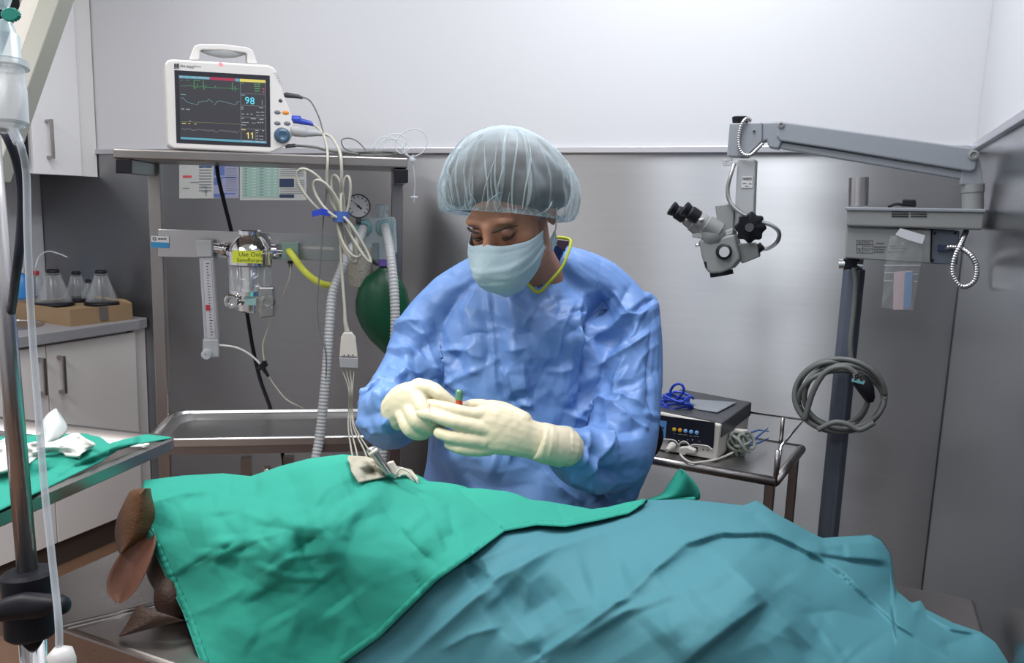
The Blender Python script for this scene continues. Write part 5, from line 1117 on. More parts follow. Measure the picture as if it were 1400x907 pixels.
c0 = D(1173, 282, .06); c1 = D(1174, 243, .06); m = MB().lathe(c0, c1-c0, [(0, .0215), ((c1-c0).length, .0215), ((c1-c0).length, .0195), (.004, .0195), (.004, .001)], 28)
cup = thing('steel_tube_cup', c0, 'upright brushed steel tube standing on the microscope power unit', 'tube'); obj('cup', m, m_steel, cup, smooth=True, sharp=40)
# rear post and pivot
p0 = D(1330, 288, .07); p1 = D(1329, 262, .07); m = MB().cyl(p0, D(1330, 262, .07), .021, 20); m.cyl(D(1330, 263, .07), D(1330, 252, .07), .0225, 20); obj('arm_post', m, m_scope2, t, smooth=True, sharp=40)
DA = lambda x, y, off: PY(x, y, YM+.07+off)
def arm(pts, off, th): return MB().prism([DA(x, y, off) for x, y in pts], (0, th, 0))
obj('arm_pivot', arm([(1316, 224), (1330, 222), (1334, 205), (1340, 219), (1345, 254), (1313, 253), (1313, 244)], -.017, .036), m_scope, t, bev=.003)
al = obj('arm_beam', arm([(1063, 167), (1068, 166), (1140, 176), (1326, 202), (1335, 207), (1336.5, 214), (1334, 232), (1327, 235), (1140, 204), (1066, 193), (1062, 186)], -.026, .05), m_scope, t, bev=.004, seg=3)
obj('arm_rod', arm([(1068, 194), (1140, 205), (1318, 236), (1315, 245), (1140, 216), (1066, 203)], -.016, .03), m_scope, t, bev=.003)
obj('arm_knuckle', arm([(1042, 167), (1062, 166), (1072, 167), (1070, 193), (1064, 204), (1051, 202), (1048, 192), (1041, 195)], -.021, .042), m_scope, t, bev=.004)
hd = obj('head_bracket', arm([(997.5, 168.5), (1042, 167), (1042, 193), (1020, 215), (993.5, 214)], -.026, .052), m_scope, t, bev=.003)
for x, y, r in ((1331, 212, .0105), (1068, 171, .007), (1031, 179, .003)):
    q = DA(x, y, -.027); obj('pivot_screw', MB().lathe(q+Vector((0, .002, 0)), (0, -1, 0), [(0, r), (.005, r), (.006, r*.6), (.003, r*.45), (.003, .0001)], 20), m_scope2, t, smooth=True, sharp=40)
m = MB().lathe(DA(1012, 168, .0), ZZ, [(0, .018), (.012, .020), (.014, .018), (.014, .001)], 24); obj('top_cap', m, m_black, t, smooth=True, sharp=40)
def ribbed(pts, r, name, par, fn, res=10):
    q = MB().tube([fn(*p) for p in pts], r, 4, res=res, cap=False); n = len(q.v)//4; cs = [sum((q.v[4*i+k] for k in range(4)), Vector())/4 for i in range(n)]
    L = [0]
    for i in range(1, n): L.append(L[-1]+(cs[i]-cs[i-1]).length)
    N = int(L[-1]/.0013); out = []; j = 0
    for k in range(N+1):
        s = L[-1]*k/N
        while j < n-2 and L[j+1] < s: j += 1
        out.append(cs[j].lerp(cs[j+1], (s-L[j])/max(L[j+1]-L[j], 1e-9)))
    return obj(name, MB().tube(out, [r*(1 if k % 4 < 2 else .82) for k in range(N+1)], 12), m_steel, par, smooth=True, label='ribbed metal conduit')
ribbed([(1026, 165, -.02), (1021, 162, -.03), (1014, 170, -.035), (1010, 187, -.035), (1011, 202, -.035), (1017, 211, -.035), (1026, 212, -.035), (1034, 205, -.03), (1043, 196, -.02)], .0045, 'conduit', t, DA)
ribbed([(1321, 316, .02), (1314, 332, -.01), (1305, 352, -.02), (1302, 372, -.02), (1309, 388, -.02), (1320, 392, -.02), (1332, 384, -.02), (1335, 366, -.02), (1328, 350, -.02), (1316, 341, -.01), (1303, 338, .0), (1293, 339, .01)], .0058, 'conduit', t, D)
# hanging microscope (moves on the arm)
t = thing('surgical_microscope', DA(1020, 300, 0), 'grey binocular surgical microscope hanging from the arm, black eyepieces', 'microscope')
dmx = DA(1019, 260, 0)
def mb_(pts, off, th): return MB().prism([DA(x, y, off) for x, y in pts], (0, th, 0))
obj('drop_column', mb_([(1008, 219), (1033, 218), (1030, 300), (1018, 312), (1001, 318), (1004, 300)], -.022, .045), m_grey, t, bev=.003, label='grey drop column')
obj('mount_block', mb_([(977, 281), (999, 278), (1003, 285), (1003, 322), (985, 322), (980, 300)], -.03, .055), m_scope2, t, bev=.003)
m = mb_([(988, 218), (1000, 217), (1000, 220), (992, 221), (992, 223), (1008, 222), (1008, 226), (990, 227), (988, 225)], -.02, .02); obj('cable_clip', m, m_chrome, t, bev=.001)
l = obj('maker_label', mb_([(1014, 241), (1029, 241), (1028.5, 257), (1013.5, 257)], -.024, .0015), mat('label_silver', (.5, .5, .5), .4), t)
m = MB(); m.m = 0
for i in range(5): m.poly([DA(x, y, -.0245) for x, y in ((1015.1+i*2.65, 242.8), (1017.5+i*2.65, 242.8), (1017.4+i*2.65, 246.3), (1015+i*2.65, 246.3))])
q = DA(1015.4, 245.8, -.0248); m.m = 1; text_into(m, 'Z E I S S', DA(1015.3, 245.8, -.0248), (.98, 0, 0), ZZ, .0063)
m.m = 0
for (a, b_, y) in ((1015.5, 1020.5, 250.5), (1023.5, 1027.5, 251), (1018.5, 1023.5, 254.3)): m.poly([DA(a, y, -.0245), DA(b_, y, -.0245), DA(b_, y+1, -.0245), DA(a, y+1, -.0245)])
obj('lettering', m, [m_print, m_white], l)
# star knob
kc = DA(1027, 311, -.03); rs = []
for (o_, rr) in ((.0, .030), (.004, .034), (.018, .034), (.022, .030), (.022, .001)):
    rs.append([kc+Vector((0, -o_, 0))+RH*cos(a)*rr*(1+.09*cos(8*a))+ZZ*sin(a)*rr*(1+.09*cos(8*a)) for a in [2*pi*k/64 for k in range(64)]])
obj('star_knob', MB().rings(rs), m_black, t, smooth=True, sharp=45)
obj('knob_hub', MB().cyl(kc-Vector((0, .02, 0)), kc-Vector((0, .034, 0)), .010, 18), m_dark, t, smooth=True, sharp=40)
obj('body_block', mb_([(955, 328), (978, 326), (1004, 320), (1008, 338), (1012, 354), (1000, 368), (985, 374), (972, 375), (965, 370), (959, 352), (957, 342)], -.04, .075), m_scope2, t, bev=.006, seg=3)
obj('side_arm', mb_([(1008, 334), (1030, 332), (1036, 337), (1037, 352), (1014, 361), (1010, 352)], -.02, .045), m_scope2, t, bev=.003)
obj('arm_boot', MB().cyl(DA(1034, 336, 0), DA(1041, 344, 0), .012, 14), m_black, t, smooth=True)
q = DA(990.5, 344.5, -.04); obj('focus_knob', MB().lathe(q, (-.15, -1, .1), [(0, .0185), (.010, .0185), (.012, .016)], 26), m_black, t, smooth=True, sharp=40)
obj('knob_face', MB().lathe(q+Vector((.002, -.011, 0)), (-.15, -1, .1), [(0, .0125), (.003, .0125), (.003, .0001)], 22), m_grey, t, smooth=True, sharp=40)
obj('objective_ring', MB().cyl(DA(986, 371, -.005), DA(987, 377, -.005), .028, 28), m_black, t, smooth=True, sharp=40)
obj('lock_lever', MB().cyl(DA(951, 336, -.03), DA(957, 334, -.03), .0045, 10), m_chrome, t, smooth=True)
obj('side_screw', dpr([(962, 358), (966, 358), (967, 368), (964, 366)], .03, .003), m_black, t)
m = MB()
ax = (DA(945, 306, 0)-DA(985, 328, 0)).normalized()
m.lathe(DA(988, 316, -.005), (DA(960, 324, -.02)-DA(988, 316, -.005)), [(-.01, .02), (0, .034), (.02, .040), (.04, .034), (.052, .026)], 28); obj('prism_housing', m, m_scope2, t, smooth=True)
obj('prism_plate', mb_([(945, 321), (952, 319), (985, 318), (1002, 312), (1002, 320), (978, 328), (947, 325)], -.035, .065), m_grey, t, bev=.002)
for k, (ex, ey, off) in enumerate(((918, 284.5, .01), (935.5, 285, -.03))):
    a = DA(ex, ey, off-.022); b_ = DA(ex+38, ey+26, off); v = b_-a; l_ = v.length
    e = obj('eyepiece', MB().lathe(a, v, [(.002, .001), (.002, .010), (-.002, .016), (0, .0185), (.006, .0175), (.014, .0145), (.018, .0175), (.040, .0175), (.040, .001)], 26), m_black, t, smooth=True, sharp=35)
    obj('eye_tube', MB().lathe(a, v, [(.040, .0135), (.046, .0175), (.062, .0185), (.064, .0215), (.078, .0225), (.10, .024), (.10, .001)], 26), m_scope2, t, smooth=True, sharp=35)
    obj('lens', MB().lathe(a, v, [(-.0005, .010), (-.0012, .0001)], 20), mat('lens_glass', (.04, .04, .06), .05, coat=1), e, smooth=True)
    q = a+v*.62-FW*.018; obj('diopter_lever', MB().cyl(q, q+(-ZZ*.3-RH)*.010-FW*.002, .0035, 10), m_cream, t, smooth=True)
q_ = [(1004, 224, -.03), (999, 240, -.035), (995, 258, -.035), (997, 274, -.035), (1006, 286, -.035), (1022, 296, -.035), (1040, 303, -.035), (1056, 309, -.03), (1065, 318, -.02), (1063, 330, -.01), (1052, 339, 0), (1040, 341, 0)]
obj('conduit', MB().tube([DA(*p) for p in q_], .0048, 12, res=6), m_steel, t, smooth=True, label='smooth steel sleeved conduit')
# cable coil and plug hung on the column
t = thing('cable_coil', PY(1148, 595, 1.98), 'coiled dark grey mains cable hanging on the microscope column', 'cable')
for k, (cx, cy, rx, ry, ph) in enumerate(((1148, 541, 62, 50, 0), (1154, 543, 54, 44, 1), (1138, 542, 49, 47, 2.), (1150, 547, 58, 40, 3), (1143, 541, 44, 41, 4.2))):
    obj('loop', MB().tube([PY(cx+rx*cos(a), cy+ry*sin(a), 1.985+.012*sin(a*2+ph)+.006*(k % 3)) for a in [2*pi*i/32+ph for i in range(33)]], .0060, 10, res=2), m_cable2, t, smooth=True)
obj('loop', MB().tube([PY(x, y, 1.965) for x, y in ((1100, 575), (1112, 535), (1130, 508), (1155, 502), (1172, 512))], .0066, 10, res=6), m_cable2, t, smooth=True)
obj('loop', MB().tube([PY(x, y, 1.96) for x, y in ((1118, 588), (1140, 578), (1158, 580), (1175, 588), (1195, 578))], .0066, 10, res=6), m_cable2, t, smooth=True)
obj('riser', MB().tube([PY(x, y, 1.995) for x, y in ((1165, 500), (1163, 470), (1168, 420), (1170, 385), (1168, 366))], .0058, 10, res=5), m_cable2, t, smooth=True)
m = MB().tube([PY(x, y, 1.96) for x, y in ((1174, 516), (1176, 520), (1184, 532), (1189, 545), (1190, 550))], [.014, .019, .018, .012, .007], 16); obj('plug', m, m_black, t, smooth=True, sharp=50)
m = MB().prism([PY(x, y, 1.94) for x, y in ((1165, 517), (1183, 521), (1181, 526), (1164, 522))], (0, .01, 0)); m.cyl(PY(1170, 520, 1.94), PY(1168, 512, 1.935), .003, 8); m.cyl(PY(1178, 521, 1.94), PY(1176, 513, 1.935), .003, 8); obj('plug_contact', m, m_chrome, t)
# taped plastic bag
t = thing('plastic_bag', D(1230, 425, -.03), 'clear plastic bag with a small tube inside, taped to the power unit', 'bag')
def bag(off):
    rows = []
    L_ = dens([(1217, 322), (1213, 345), (1209, 375), (1207, 400), (1205, 421)], 4); R_ = dens([(1258, 326), (1261, 345), (1257, 375), (1252, 400), (1249, 425)], 4)
    for i, (a, b_) in enumerate(zip(L_, R_)):
        rows.append([D(a[0]+(b_[0]-a[0])*u, a[1]+(b_[1]-a[1])*u, off-.010*sin(pi*u)*min(1, i/5)*(1 if off < -.02 else .1)+.0015*sin(u*17+i*1.1)) for u in np.linspace(0, 1, 12)])
    return MB().grid(rows)
obj('bag_front', bag(-.022), thinmat('bag_film', (.55, .57, .6), .06, .1), t, smooth=True); obj('bag_back', bag(-.016), thinmat('bag_film', (.55, .57, .6), .06, .1), t, smooth=True)
obj('tape', MB().prism([D(x, y, -.034) for x, y in ((1231, 312), (1265, 322), (1261, 334), (1238, 327), (1224, 321))], (0, .004, 0)), mat('white_tape', (.5, .5, .53), .4), t)
m = MB(); m.m = 0
m.prism([D(x, y, -.020) for x, y in ((1222, 372), (1248, 370), (1246, 423), (1221, 424))], (0, .002, 0)); m.m = 1; m.prism([D(x, y, -.021) for x, y in ((1237, 373), (1248, 371), (1245, 420), (1235, 423))], (0, .001, 0)); m.m = 2
for (x0, y0, x1, y1) in ((1208, 362, 1258, 364), (1209, 372, 1221, 374), (1209, 383, 1221, 385), (1249, 374, 1255, 376), (1249, 384, 1254, 386)): m.prism([D(x, y, -.019) for x, y in ((x0, y0), (x1, y0), (x1, y1), (x0, y1))], (0, .001, 0))
obj('small_tube_pack', m, [mat('pack_pink', (.42, .33, .34), .4), mat('pack_blue', (.16, .24, .38), .4), m_grey], t)

# ================================================================== RIGHT TROLLEY
ZT = .83
FR = PZ(1060, 653, ZT); BR = PZ(1096, 609, ZT); FLa = PZ(911, 627, ZT); dr = (FLa-FR).normalized()
e_ = (BR-FR); e_.z = 0; FL = FR+dr*.60; BL = FL+e_
t = thing('instrument_trolley', Vector((*((FR+BL)/2).xy, 0)), 'stainless steel trolley with low rails carrying the electrosurgical unit', 'trolley')
def zz(p, z): return Vector((p.x, p.y, z))
obj('top', MB().prism([zz(p, ZT-.018) for p in (FR, BR, BL, FL)], (0, 0, .016)), m_steel, t, bev=.003)
ein = e_.normalized(); din = dr
for (a, b_) in ((FR, FL), (FR, BR), (BR, BL), (FL, BL)):
    obj('edge_tube', MB().tube([zz(a, ZT-.010), zz(b_, ZT-.010)], .011, 12), m_steel_dark, t, smooth=True)
obj('shelf', MB().prism([zz(p, .28) for p in (FR, BR, BL, FL)], (0, 0, .015)), m_steel, t)
for p in (FR, BR, BL, FL):
    s = 1 if p in (FR, BR) else -1; q = p+(din*.012*s)+(ein*.012 if p in (FR, FL) else -ein*.012)
    obj('leg', MB().cbox((q.x, q.y, (ZT-.02)/2+.02), (.022, 0, 0), (0, .022, 0), (0, 0, ZT-.06)), m_steel_dark, t, bev=.003)
ra = zz(FR+ein*.03, ZT+.062); rb = zz(BR, ZT+.066); rc = zz(BL, ZT+.062)
obj('rail', MB().tube([zz(FR+ein*.02, ZT), ra, rb, rc, zz(BL, ZT)], .0035, 8), m_chrome, t, smooth=True)
obj('rail_post', MB().tube([zz(FR, ZT-.02), zz(FR, ZT+.062)], .005, 8), m_steel_dark, t, smooth=True)
obj('rail_post', MB().tube([zz(BR+dr*.05, ZT-.005), zz(BR+dr*.05, ZT+.064)], .005, 8), m_steel_dark, t, smooth=True)
# electrosurgical unit
Pb = PZ(980, 631, ZT); Pl = PZ(893, 614, ZT); EP = vplane(Pl, Pb); EN = EP.n.copy(); EX = (Pb-Pl).normalized(); EX.z = 0
EP = Plane(Pb, EN); E = EP.at
t = thing('electrosurgical_unit', (Pb+Pl)/2+EN*.1, 'cream and black electrosurgical generator with coloured round buttons on the trolley', 'medical device')
dep = .26
Lx = 880
fr = [E(Lx, 560), E(985, 581.5), E(979.5, 630), E(Lx, 611.5)]
obj('chassis', MB().prism(fr, EN*dep), m_cream, t, bev=.004)
top = [E(893, 562)+ZZ*.001, E(986, 580)+ZZ*.001]
obj('cover', MB().prism([E(Lx, 560)+ZZ*.003+EN*.012-EX*.001, E(985, 581.5)+ZZ*.003+EN*.012+EX*.0015, E(985, 581.5)-ZZ*.034+EN*.012+EX*.0015, E(Lx, 560)-ZZ*.034+EN*.012-EX*.001], EN*(dep-.009)), m_dark, t, bev=.003, label='black top cover')
k4 = K(890, 560, 11.336)
def ep(pts, off): return [E(*k4(x, y), off) for x, y in pts]
obj('front_panel', MB().prism(ep([(-60, 68), (990, 205), (965, 600), (930, 600), (880, 570), (660, 545), (610, 575), (570, 520), (500, 495), (430, 550), (380, 480), (160, 455), (-60, 430)], -.0025), EN*.003), m_scr, t, label='dark control panel')
line_ = MB().tube(ep([(170, 458), (320, 472), (380, 492), (425, 548), (470, 508), (520, 495), (565, 520), (612, 578), (660, 545), (870, 568), (925, 605), (955, 630)], -.003), .0016, 6, res=3); obj('panel_trim', line_, m_white, t, smooth=True)
mby = mat('button_yellow', (.72, .52, .05), .4); mbo = mat('button_orange', (.75, .38, .03), .4); mbb = mat('button_blue', (.22, .45, .78), .4)
for (x, y, mm) in ((363, 311, mby), (452, 323, mbo), (538, 334, mbb), (624, 347, mbb), (711, 360, mbb)):
    q = E(*k4(x, y), -.0025); obj('button', MB().lathe(q, -EN, [(0, .0046), (.002, .0046), (.0028, .0036), (.0028, .0001)], 20), mm, t, smooth=True, sharp=40)
obj('blue_display', MB().prism(ep([(-40, 150), (245, 185), (222, 445), (175, 445), (90, 200), (-40, 190)], -.003), EN*.002), mat('panel_blue', (.12, .30, .62), .4), t)
m = MB(); m.m = 0
for (x, y, l_) in ((345, 366, 36), (415, 380, 72), (498, 390, 72), (594, 404, 50), (668, 412, 78), (560, 465, 20), (735, 488, 28)): m.poly(ep([(x, y), (x+l_, y+5), (x+l_, y+13), (x, y+8)], -.0028))
m.m = 1
for (x, y) in ((432, 485), (645, 472)): m.lathe(E(*k4(x, y), -.0028), -EN, [(0, .0013), (.0008, .0012)], 10)
m.m = 2; m.lathe(E(*k4(188, 286), -.0036), -EN, [(0, .0026), (.0005, .0026)], 14)
obj('print', m, [m_grey, m_white, m_print], t)
q = E(*k4(338, 560), -.002); d2 = (E(*k4(245, 640), -.05)-q); m = MB().lathe(q, d2, [(0, .0095), (.012, .0095), (.016, .0075), (d2.length, .0045), (d2.length, .0001)], 18); obj('round_plug', m, m_cream, t, smooth=True, sharp=40)
obj('plug_socket', MB().lathe(E(*k4(338, 545), -.001), -EN, [(0, .0105), (.003, .0105), (.003, .0001)], 20), m_black, t, smooth=True, sharp=40)
obj('flat_plug', MB().prism(ep([(430, 600), (560, 590), (672, 640), (672, 680), (540, 690), (520, 715), (430, 690)], -.022), EN*.018), m_cream, t, bev=.002)
obj('recess', MB().prism(ep([(455, 540), (560, 530), (600, 590), (720, 590), (720, 655), (600, 630), (455, 600)], -.0015), EN*.002), m_black, t)
m = MB()
for x, y in ((808, 622), (880, 633)): m.lathe(E(*k4(x, y), -.001), -EN, [(0, .0017), (.0006, .0017)], 12)
obj('jack', m, m_black, t)
zc = ZT+.004
def onT(x, y, h=0): return PZ(x, y, ZT+h)
obj('flat_cable', MB().tube([E(*k4(455, 700), -.02), onT(936, 628, .006), onT(946, 633, .004), onT(960, 632, .004), onT(980, 628, .004), onT(998, 621, .006), onT(1006, 616, .012)], .0026, 8, res=6), m_cream, smooth=True, label='cream cable running across the trolley from flat plug to knotted bundle', cat='cable')
# things on and behind the unit
zt_ = (E(985, 581.5)).z+.003; 
def onE(x, y, h=0): return PZ(x, y, zt_+h)
pl = [onE(953, 557), onE(961, 546), onE(1010, 549), onE(985, 564)]
o = obj('steel_plate', MB().prism([onE(x, y, .003) for x, y in ((954, 561), (981, 565), (1007, 551.5), (944, 547), (938, 556))], ZZ*.003), m_scope, bev=.002, label='thin dark grey plate lying on top of the generator', cat='plate')
t = thing('blue_cable_coil', E(925, 567, .09)+ZZ*.01, 'tangled royal blue cable on top of the generator', 'cable')
bc = E(921, 566, .08); rr_ = np.random.RandomState(3)
for k in range(6):
    a0 = rr_.rand()*6; L_ = []
    for i in range(25):
        a = a0+2*pi*i/24; R1 = .040+.012*sin(a*2+k); L_.append(bc+EX*(R1*cos(a)*.95+.004*k-.01)+EN*(.035*sin(a))+ZZ*(.006+.0065*k+.010*abs(sin(a*1.5+k))))
    obj('loop', MB().tube(L_, .0033, 8, res=2), m_blue2, t, smooth=True)
obj('loop', MB().tube([bc+EX*a+ZZ*z for a, z in ((-.006, .035), (-.012, .055), (-.002, .073), (.015, .076), (.022, .062), (.012, .045), (0, .035))], .0033, 8, res=5), m_blue2, t, smooth=True)
obj('loop', MB().tube([bc+EX*a-EN*.04+ZZ*z for a, z in ((-.06, .018), (-.03, .008), (.01, .006), (.045, .010), (.072, .012))], .0042, 8, res=5), m_blue2, t, smooth=True)
obj('connector', MB().box(bc+EX*.045-EN*.045+ZZ*.004, EX*.04, EN*.016, ZZ*.010), m_blue2, t, bev=.003)
kk = onT(1012, 622, 0)
t = thing('knotted_cable_bundle', kk, 'knotted grey green cable bundle with two blue leads on the trolley', 'cable')
for k in range(12):
    v1 = Vector(rr_.randn(3)).normalized(); v2 = v1.cross(Vector(rr_.randn(3))).normalized(); c = kk+Vector((0, 0, .030))+Vector(rr_.randn(3)*.009)
    obj('loop', MB().tube([c+(v1*cos(a)+v2*sin(a)*.7)*.021 for a in [2*pi*i/12 for i in range(13)]], .0038, 8, res=2), mat('bundle_grey', (.20, .22, .19), .5), t, smooth=True)
for pts in (((1024, 608, .03), (1036, 604, .03), (1050, 606, .03)), ((1024, 618, .02), (1036, 612, .03), (1048, 607, .04)), ((1026, 620, .02), (1038, 616, .02), (1050, 610, .02))):
    obj('blue_lead', MB().tube([onT(x, y+20*0, 0)+ZZ*h for x, y, h in [(a, b_+h*500*.0, h) for a, b_, h in pts]], [.0026, .0024, .0012], 8), mat('lead_blue', (.03, .10, .30), .35), t, smooth=True)
obj('adapter_box', MB().prism([E(x, y, .10) for x, y in ((1003, 588), (1020, 590), (1019, 612), (1002, 612))], EN*.02), m_cream, bev=.002, label='small cream upright adapter box behind the knotted bundle', cat='adapter')

# ================================================================== INSTRUMENT TABLE (left), CLOTH, GAUZE
ZM = 1.0
a_ = PZ(244, 598, ZM); b0 = PZ(0, 702, ZM); c_ = PZ(229, 591, ZM); d_ = PZ(85, 572, ZM)
ev = (b0-a_).normalized(); ew = Vector((-ev.y, ev.x, 0)); ew = ew if ew.x < 0 else -ew
Lm, Wm = .56, .42
t = thing('instrument_table', Vector((*(a_+ev*Lm/2+ew*Wm/2).xy, 0)), 'stainless steel instrument tray table with green cloth, left edge of picture', 'table')
def rr(q, z, r=.025): return rrect(a_+ev*q+ew*q, ev, ew, Lm-2*q, Wm-2*q, r, z)
m = MB().rings([rr(.0, -.018), rr(-.002, -.016), rr(-.002, 0), rr(.002, .002), rr(.012, .002), rr(.014, -.002), rr(.022, -.014), rr(.024, -.016), rr(.024, -.020)], True)
obj('tray', m, m_steel_dark, t, smooth=True, sharp=40)
q = a_+ev*(Lm-.05)+ew*Wm/2; obj('post', MB().cyl((q.x, q.y, .06), (q.x, q.y, ZM-.02), .014, 16), m_steel, t, smooth=True)
for s in (-1, 1): obj('foot', MB().tube([q-ZZ*(q.z-.05), q-ZZ*(q.z-.03)+ew*s*.2-ev*.1], .018, 10), m_steel, t, smooth=True)
ctop = curve([(0, 598), (40, 596), (115, 594), (137, 599), (149, 608), (170, 602), (200, 595), (234, 599)]); cbot = curve([(0, 699), (57, 672), (97, 652), (138, 632), (160, 615), (183, 609), (234, 600)])
xs = np.arange(-60, 234.1, 3.); rows = []
for v in np.linspace(0, 1, 26):
    y0 = np.where(xs < 0, 598, ctop(xs)); y1 = np.where(xs < 0, 699-.45*xs, cbot(xs)); y = y0*(1-v)+y1*v
    z = ZM+.004+.010*(1-v)**2*0+.006*vnoise(xs, y, 40, 18, 8)+creases(xs, y, [('g', .012, 9, [(20, 640), (80, 625), (150, 612)]), ('r', .007, 6, [(60, 660), (110, 632), (170, 606)]), ('g', .010, 10, [(150, 612), (190, 600)])])*(min(1, 3*(1-v)+.2))
    rows.append([PZ(x, yy, zz_) for x, yy, zz_ in zip(xs, y, z)])
o = obj('green_tray_cloth', MB().grid(rows), m_green, smooth=True, label='green cloth spread on the instrument table', cat='cloth'); solid(o, .0015, 1)
def patch(name, top, bot, h0, h1, m_, lab, seed, cat='gauze', amp=.008, th=.004, x0=None, x1=None):
    T, B = curve(top), curve(bot); x0 = top[0][0] if x0 is None else x0; x1 = top[-1][0]; xs = np.linspace(x0, x1, 50); rows = []
    for v in np.linspace(0, 1, 22):
        y = T(xs)*(1-v)+B(xs)*v; z = ZM+h0*(1-v)+h1*v+amp*vnoise(xs, y, 24, 12, seed)+.5*amp*crumple(xs, y, 22, seed, .5, 2)
        rows.append([PZ(a, b_, c) for a, b_, c in zip(xs, y, z)])
    o = obj(name, MB().grid(rows), m_, smooth=True, label=lab, cat=cat); solid(o, th, 1); return o
m_gz = mat('white_gauze', (.66, .66, .62), .85, bump=.4, bscale=500, sss=.1)
patch('white_gauze', [(-40, 606), (0, 603), (12, 596), (25, 604), (52, 608), (75, 603), (100, 592), (108, 592), (118, 603), (128, 610)], [(-40, 650), (0, 645), (40, 634), (55, 622), (75, 617), (95, 622), (108, 625), (112, 620), (128, 612)], .035, .02, m_gz, 'folded white gauze lying on the green tray cloth', 5)
rows = []
for i, (a, b_) in enumerate(zip(dens([(52, 612), (56, 598), (58, 578), (66, 566), (76, 559)], 5), dens([(64, 608), (78, 602), (88, 594), (92, 583), (77, 559.5)], 5))):
    q = PZ(60, 612, ZM+.02); dd = (q-ORG).dot(FW); rows.append([P(a[0]+(b_[0]-a[0])*u, a[1]+(b_[1]-a[1])*u, dd+.002*i-.012*sin(pi*u)) for u in np.linspace(0, 1, 10)])
o = obj('paper_wrapper', MB().grid(rows), mat('wrapper_white', (.60, .63, .62), .5), smooth=True, label='upright white paper wrapper corner standing in the gauze', cat='wrapper'); solid(o, .0012, 0)
patch('white_gauze', [(178, 612), (190, 609), (204, 608)], [(178, 612.5), (195, 611.5), (204, 609)], .006, .006, m_gz, 'tiny white gauze scrap at the right rim of the instrument table', 6, amp=.001, th=.002)

# ================================================================== INFUSION STAND
tp = P(6, 200, .83); cl = P(41, 820, .86); 
lower = Vector((cl.x, cl.y, 0)); 
t = thing('infusion_stand', (cl.x, cl.y, 0), 'steel infusion stand with black height clamp at the left edge', 'infusion stand')
top_ = cl+(P(-2, 120, .87)-cl)
obj('upper_pole', MB().cyl(cl, P(-30, 0, .84), .0100, 20), m_steel, t, smooth=True)
obj('lower_pole', MB().cyl((cl.x, cl.y, .05), cl, .0135, 20), m_chrome, t, smooth=True)
m = MB(); axp = (P(28, 600, .85)-cl).normalized(); q = P(44, 870, .86)
m.lathe(q, axp, [(0, .022), (.004, .026), (.050, .026), (.068, .027), (.072, .024), (.072, .010)], 28); obj('clamp', m, m_black, t, smooth=True, sharp=35)
kq = P(42, 833, .84); rs = []
pts = [(-34, 838, 9), (-10, 838, 13), (15, 832, 17), (35, 829, 19), (55, 828, 17), (75, 824, 11), (85, 826, 9), (87, 833, 7)]
m = MB(); chain(m, [(x, y, .825, r, 14) for x, y, r in pts], 16, 4); obj('clamp_wing', m, m_black, t, smooth=True)
for k in range(5):
    a = 2*pi*k/5+1.2; obj('base_leg', MB().tube([(cl.x, cl.y, .10), (cl.x+.25*cos(a), cl.y+.25*sin(a)*.7, .035)], [.014, .012], 8), m_steel, t, smooth=True)
    obj('caster', MB().ell((cl.x+.25*cos(a), cl.y+.25*sin(a)*.7, .022), (.012, 0, 0), (0, .022, 0), (0, 0, .022), 12, 8), m_black, t, smooth=True)
# drip chamber with green spike and tubing
dI = .70
def I(x, y, o_=0): return P(x, y, dI+o_)
t = thing('drip_chamber', I(20, 195), 'clear drip chamber with green vented spike at the upper left edge', 'drip chamber')
def il(x0, y0, x1, y1, prof, m_, name, n=24, lab=None):
    a = I(x0, y0); b_ = I(x1, y1); L_ = (b_-a).length; return obj(name, MB().lathe(a, b_-a, [(f*L_, r*dI/F) for f, r in prof], n, False), m_, t, smooth=True, sharp=50, label=lab)
il(6, 28, 11, 90, [(0, 6), (.05, 10), (.3, 14), (.35, 17), (.95, 17), (1, 20)], m_clearb, 'spike_housing')
il(10, 84, 10.6, 94, [(0, 18), (.05, 26.5), (.9, 26.5), (1, 20)], m_clear2, 'collar')
il(11, 92, 14, 172, [(0, 20), (.1, 21), (.35, 21), (.37, 22), (.95, 23), (1, 18)], m_clear2, 'chamber')
il(14, 171, 26, 196, [(0, 19), (.15, 17), (.3, 7), (.35, 7), (.98, 7), (1, 3)], m_clear2, 'outlet')
m = MB().lathe(I(13, 19), I(24, 20)-I(13, 19), [(-.004, .001), (-.004, .006), (.0, .0065), (.004, .0065), (.006, .0055), (.006, .001)], 12); c = I(13, 19, -.01); rs = []
for o_ in (0, .004): rs.append([c+FW*o_+RT*cos(a)*.0078*(1+.1*(k % 2))+UP*sin(a)*.0056*(1+.12*(k % 2)) for k, a in enumerate([2*pi*k/28 for k in range(28)])])
obj('vent_cap', MB().rings(rs), mat('green_cap', (.0, .22, .16), .4), t, bev=.001, label='green ribbed vent cap')
il(-2, -30, 4, 10, [(0, 14), (.6, 14), (1, 8)], m_clearb, 'bottle_neck')
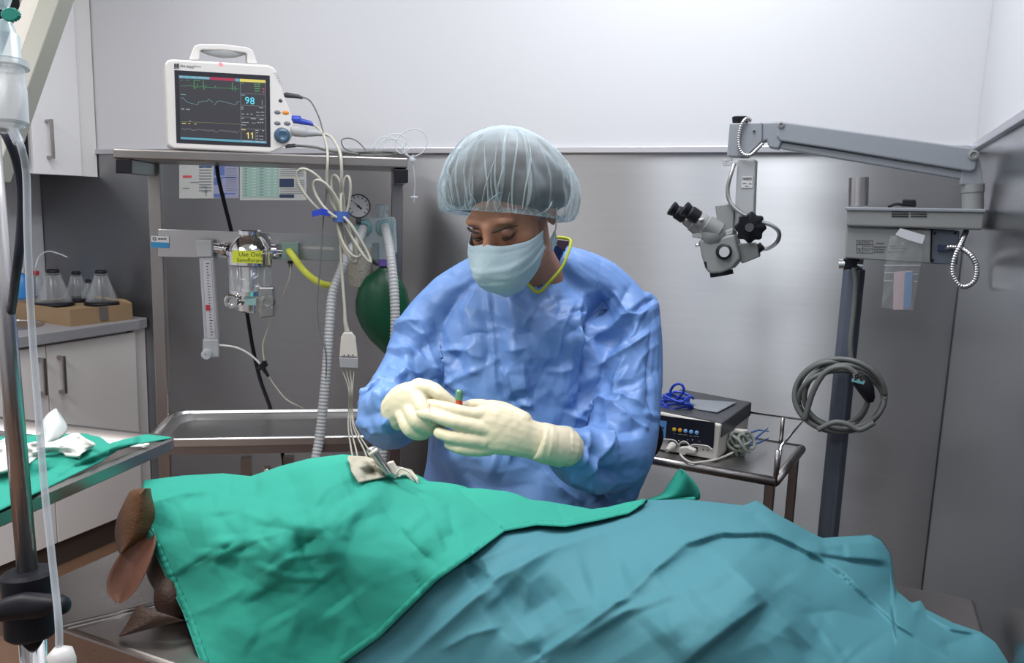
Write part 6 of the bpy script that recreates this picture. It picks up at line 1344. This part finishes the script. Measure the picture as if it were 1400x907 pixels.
obj('drip_tube', MB().tube([I(x, y, o_) for x, y, o_ in ((24, 190, 0), (30, 205, 0), (36, 240, .02), (38, 330, .03), (43, 440, .05), (52, 560, .05), (62, 680, .04), (74, 790, .03), (80, 850, .02), (81, 890, .02))], [.0032]*10, 10, res=6), m_clear2, t, smooth=True)
m = MB().tube([I(80, 885, .02), I(81, 892, .02), I(86, 905, .02), I(90, 925, .02)], [.004, .011, .011, .009], 14); obj('roller_clamp', m, m_white, t, smooth=True, label='white roller clamp')
thin('black_monitor_lead', [(2, 178, .72), (6, 180, .72), (14, 196, .72), (24, 225, .73), (29, 260, .74), (29, 310, .75), (24, 360, .76), (19, 400, .80), (14, 470, .90), (26, 640, .90), (40, 800, .93)], .0042, mat('navy_black_cable', (.015, .017, .03), .5), 'black cable curving beside the drip chamber at the left edge', fn=P, n=10)
# lamp arm
t = thing('surgical_lamp', P(60, -10, 1.7), 'square arm of the surgical lamp crossing the upper left corner, its light and shade put into two colours', 'lamp')
m = MB(); A_ = P(67, -6, 1.6); B_ = P(-16, 224, 1.5); dv = (A_-B_); A2 = A_+dv*.35
sh = Vector((RH.x, RH.y, 0)); w1 = (P(81, 0, 1.6)-P(53, 0, 1.6)); 
obj('arm', MB().prism([P(52, 0, 1.6)+dv*.35, P(80.5, 0, 1.6)+dv*.35, P(-8, 249, 1.5), P(-36, 249, 1.5)], FH*.05), mat('arm_shaded_face', (.26, .26, .22), .5), t, bev=.002)  # olive stands for the shaded face of the arm
obj('arm_side', MB().prism([P(30, -2, 1.66)+dv*.35, P(54, 0, 1.63)+dv*.35, P(-34, 249, 1.53), P(-60, 249, 1.56)], FH*.03), mat('arm_lit_face', (.55, .53, .48), .5), t)  # cream stands for the lit face, light put into the colour
# lamp head above the table, out of the picture
lh = spo.location; ld = (Vector((-.70, 1.20, 1.03))-lh).normalized()
obj('lamp_head', MB().lathe(lh-ld*.04, ld, [(-.12, .001), (-.12, .10), (-.04, .17), (.02, .18), (.03, .175)], 32, False), m_white, t, smooth=True)
obj('head_stem', MB().tube([lh-ld*.14, lh-ld*.2+ZZ*.05, Vector((lh.x-.2, lh.y, 2.68))], .02, 12), m_white, t, smooth=True)
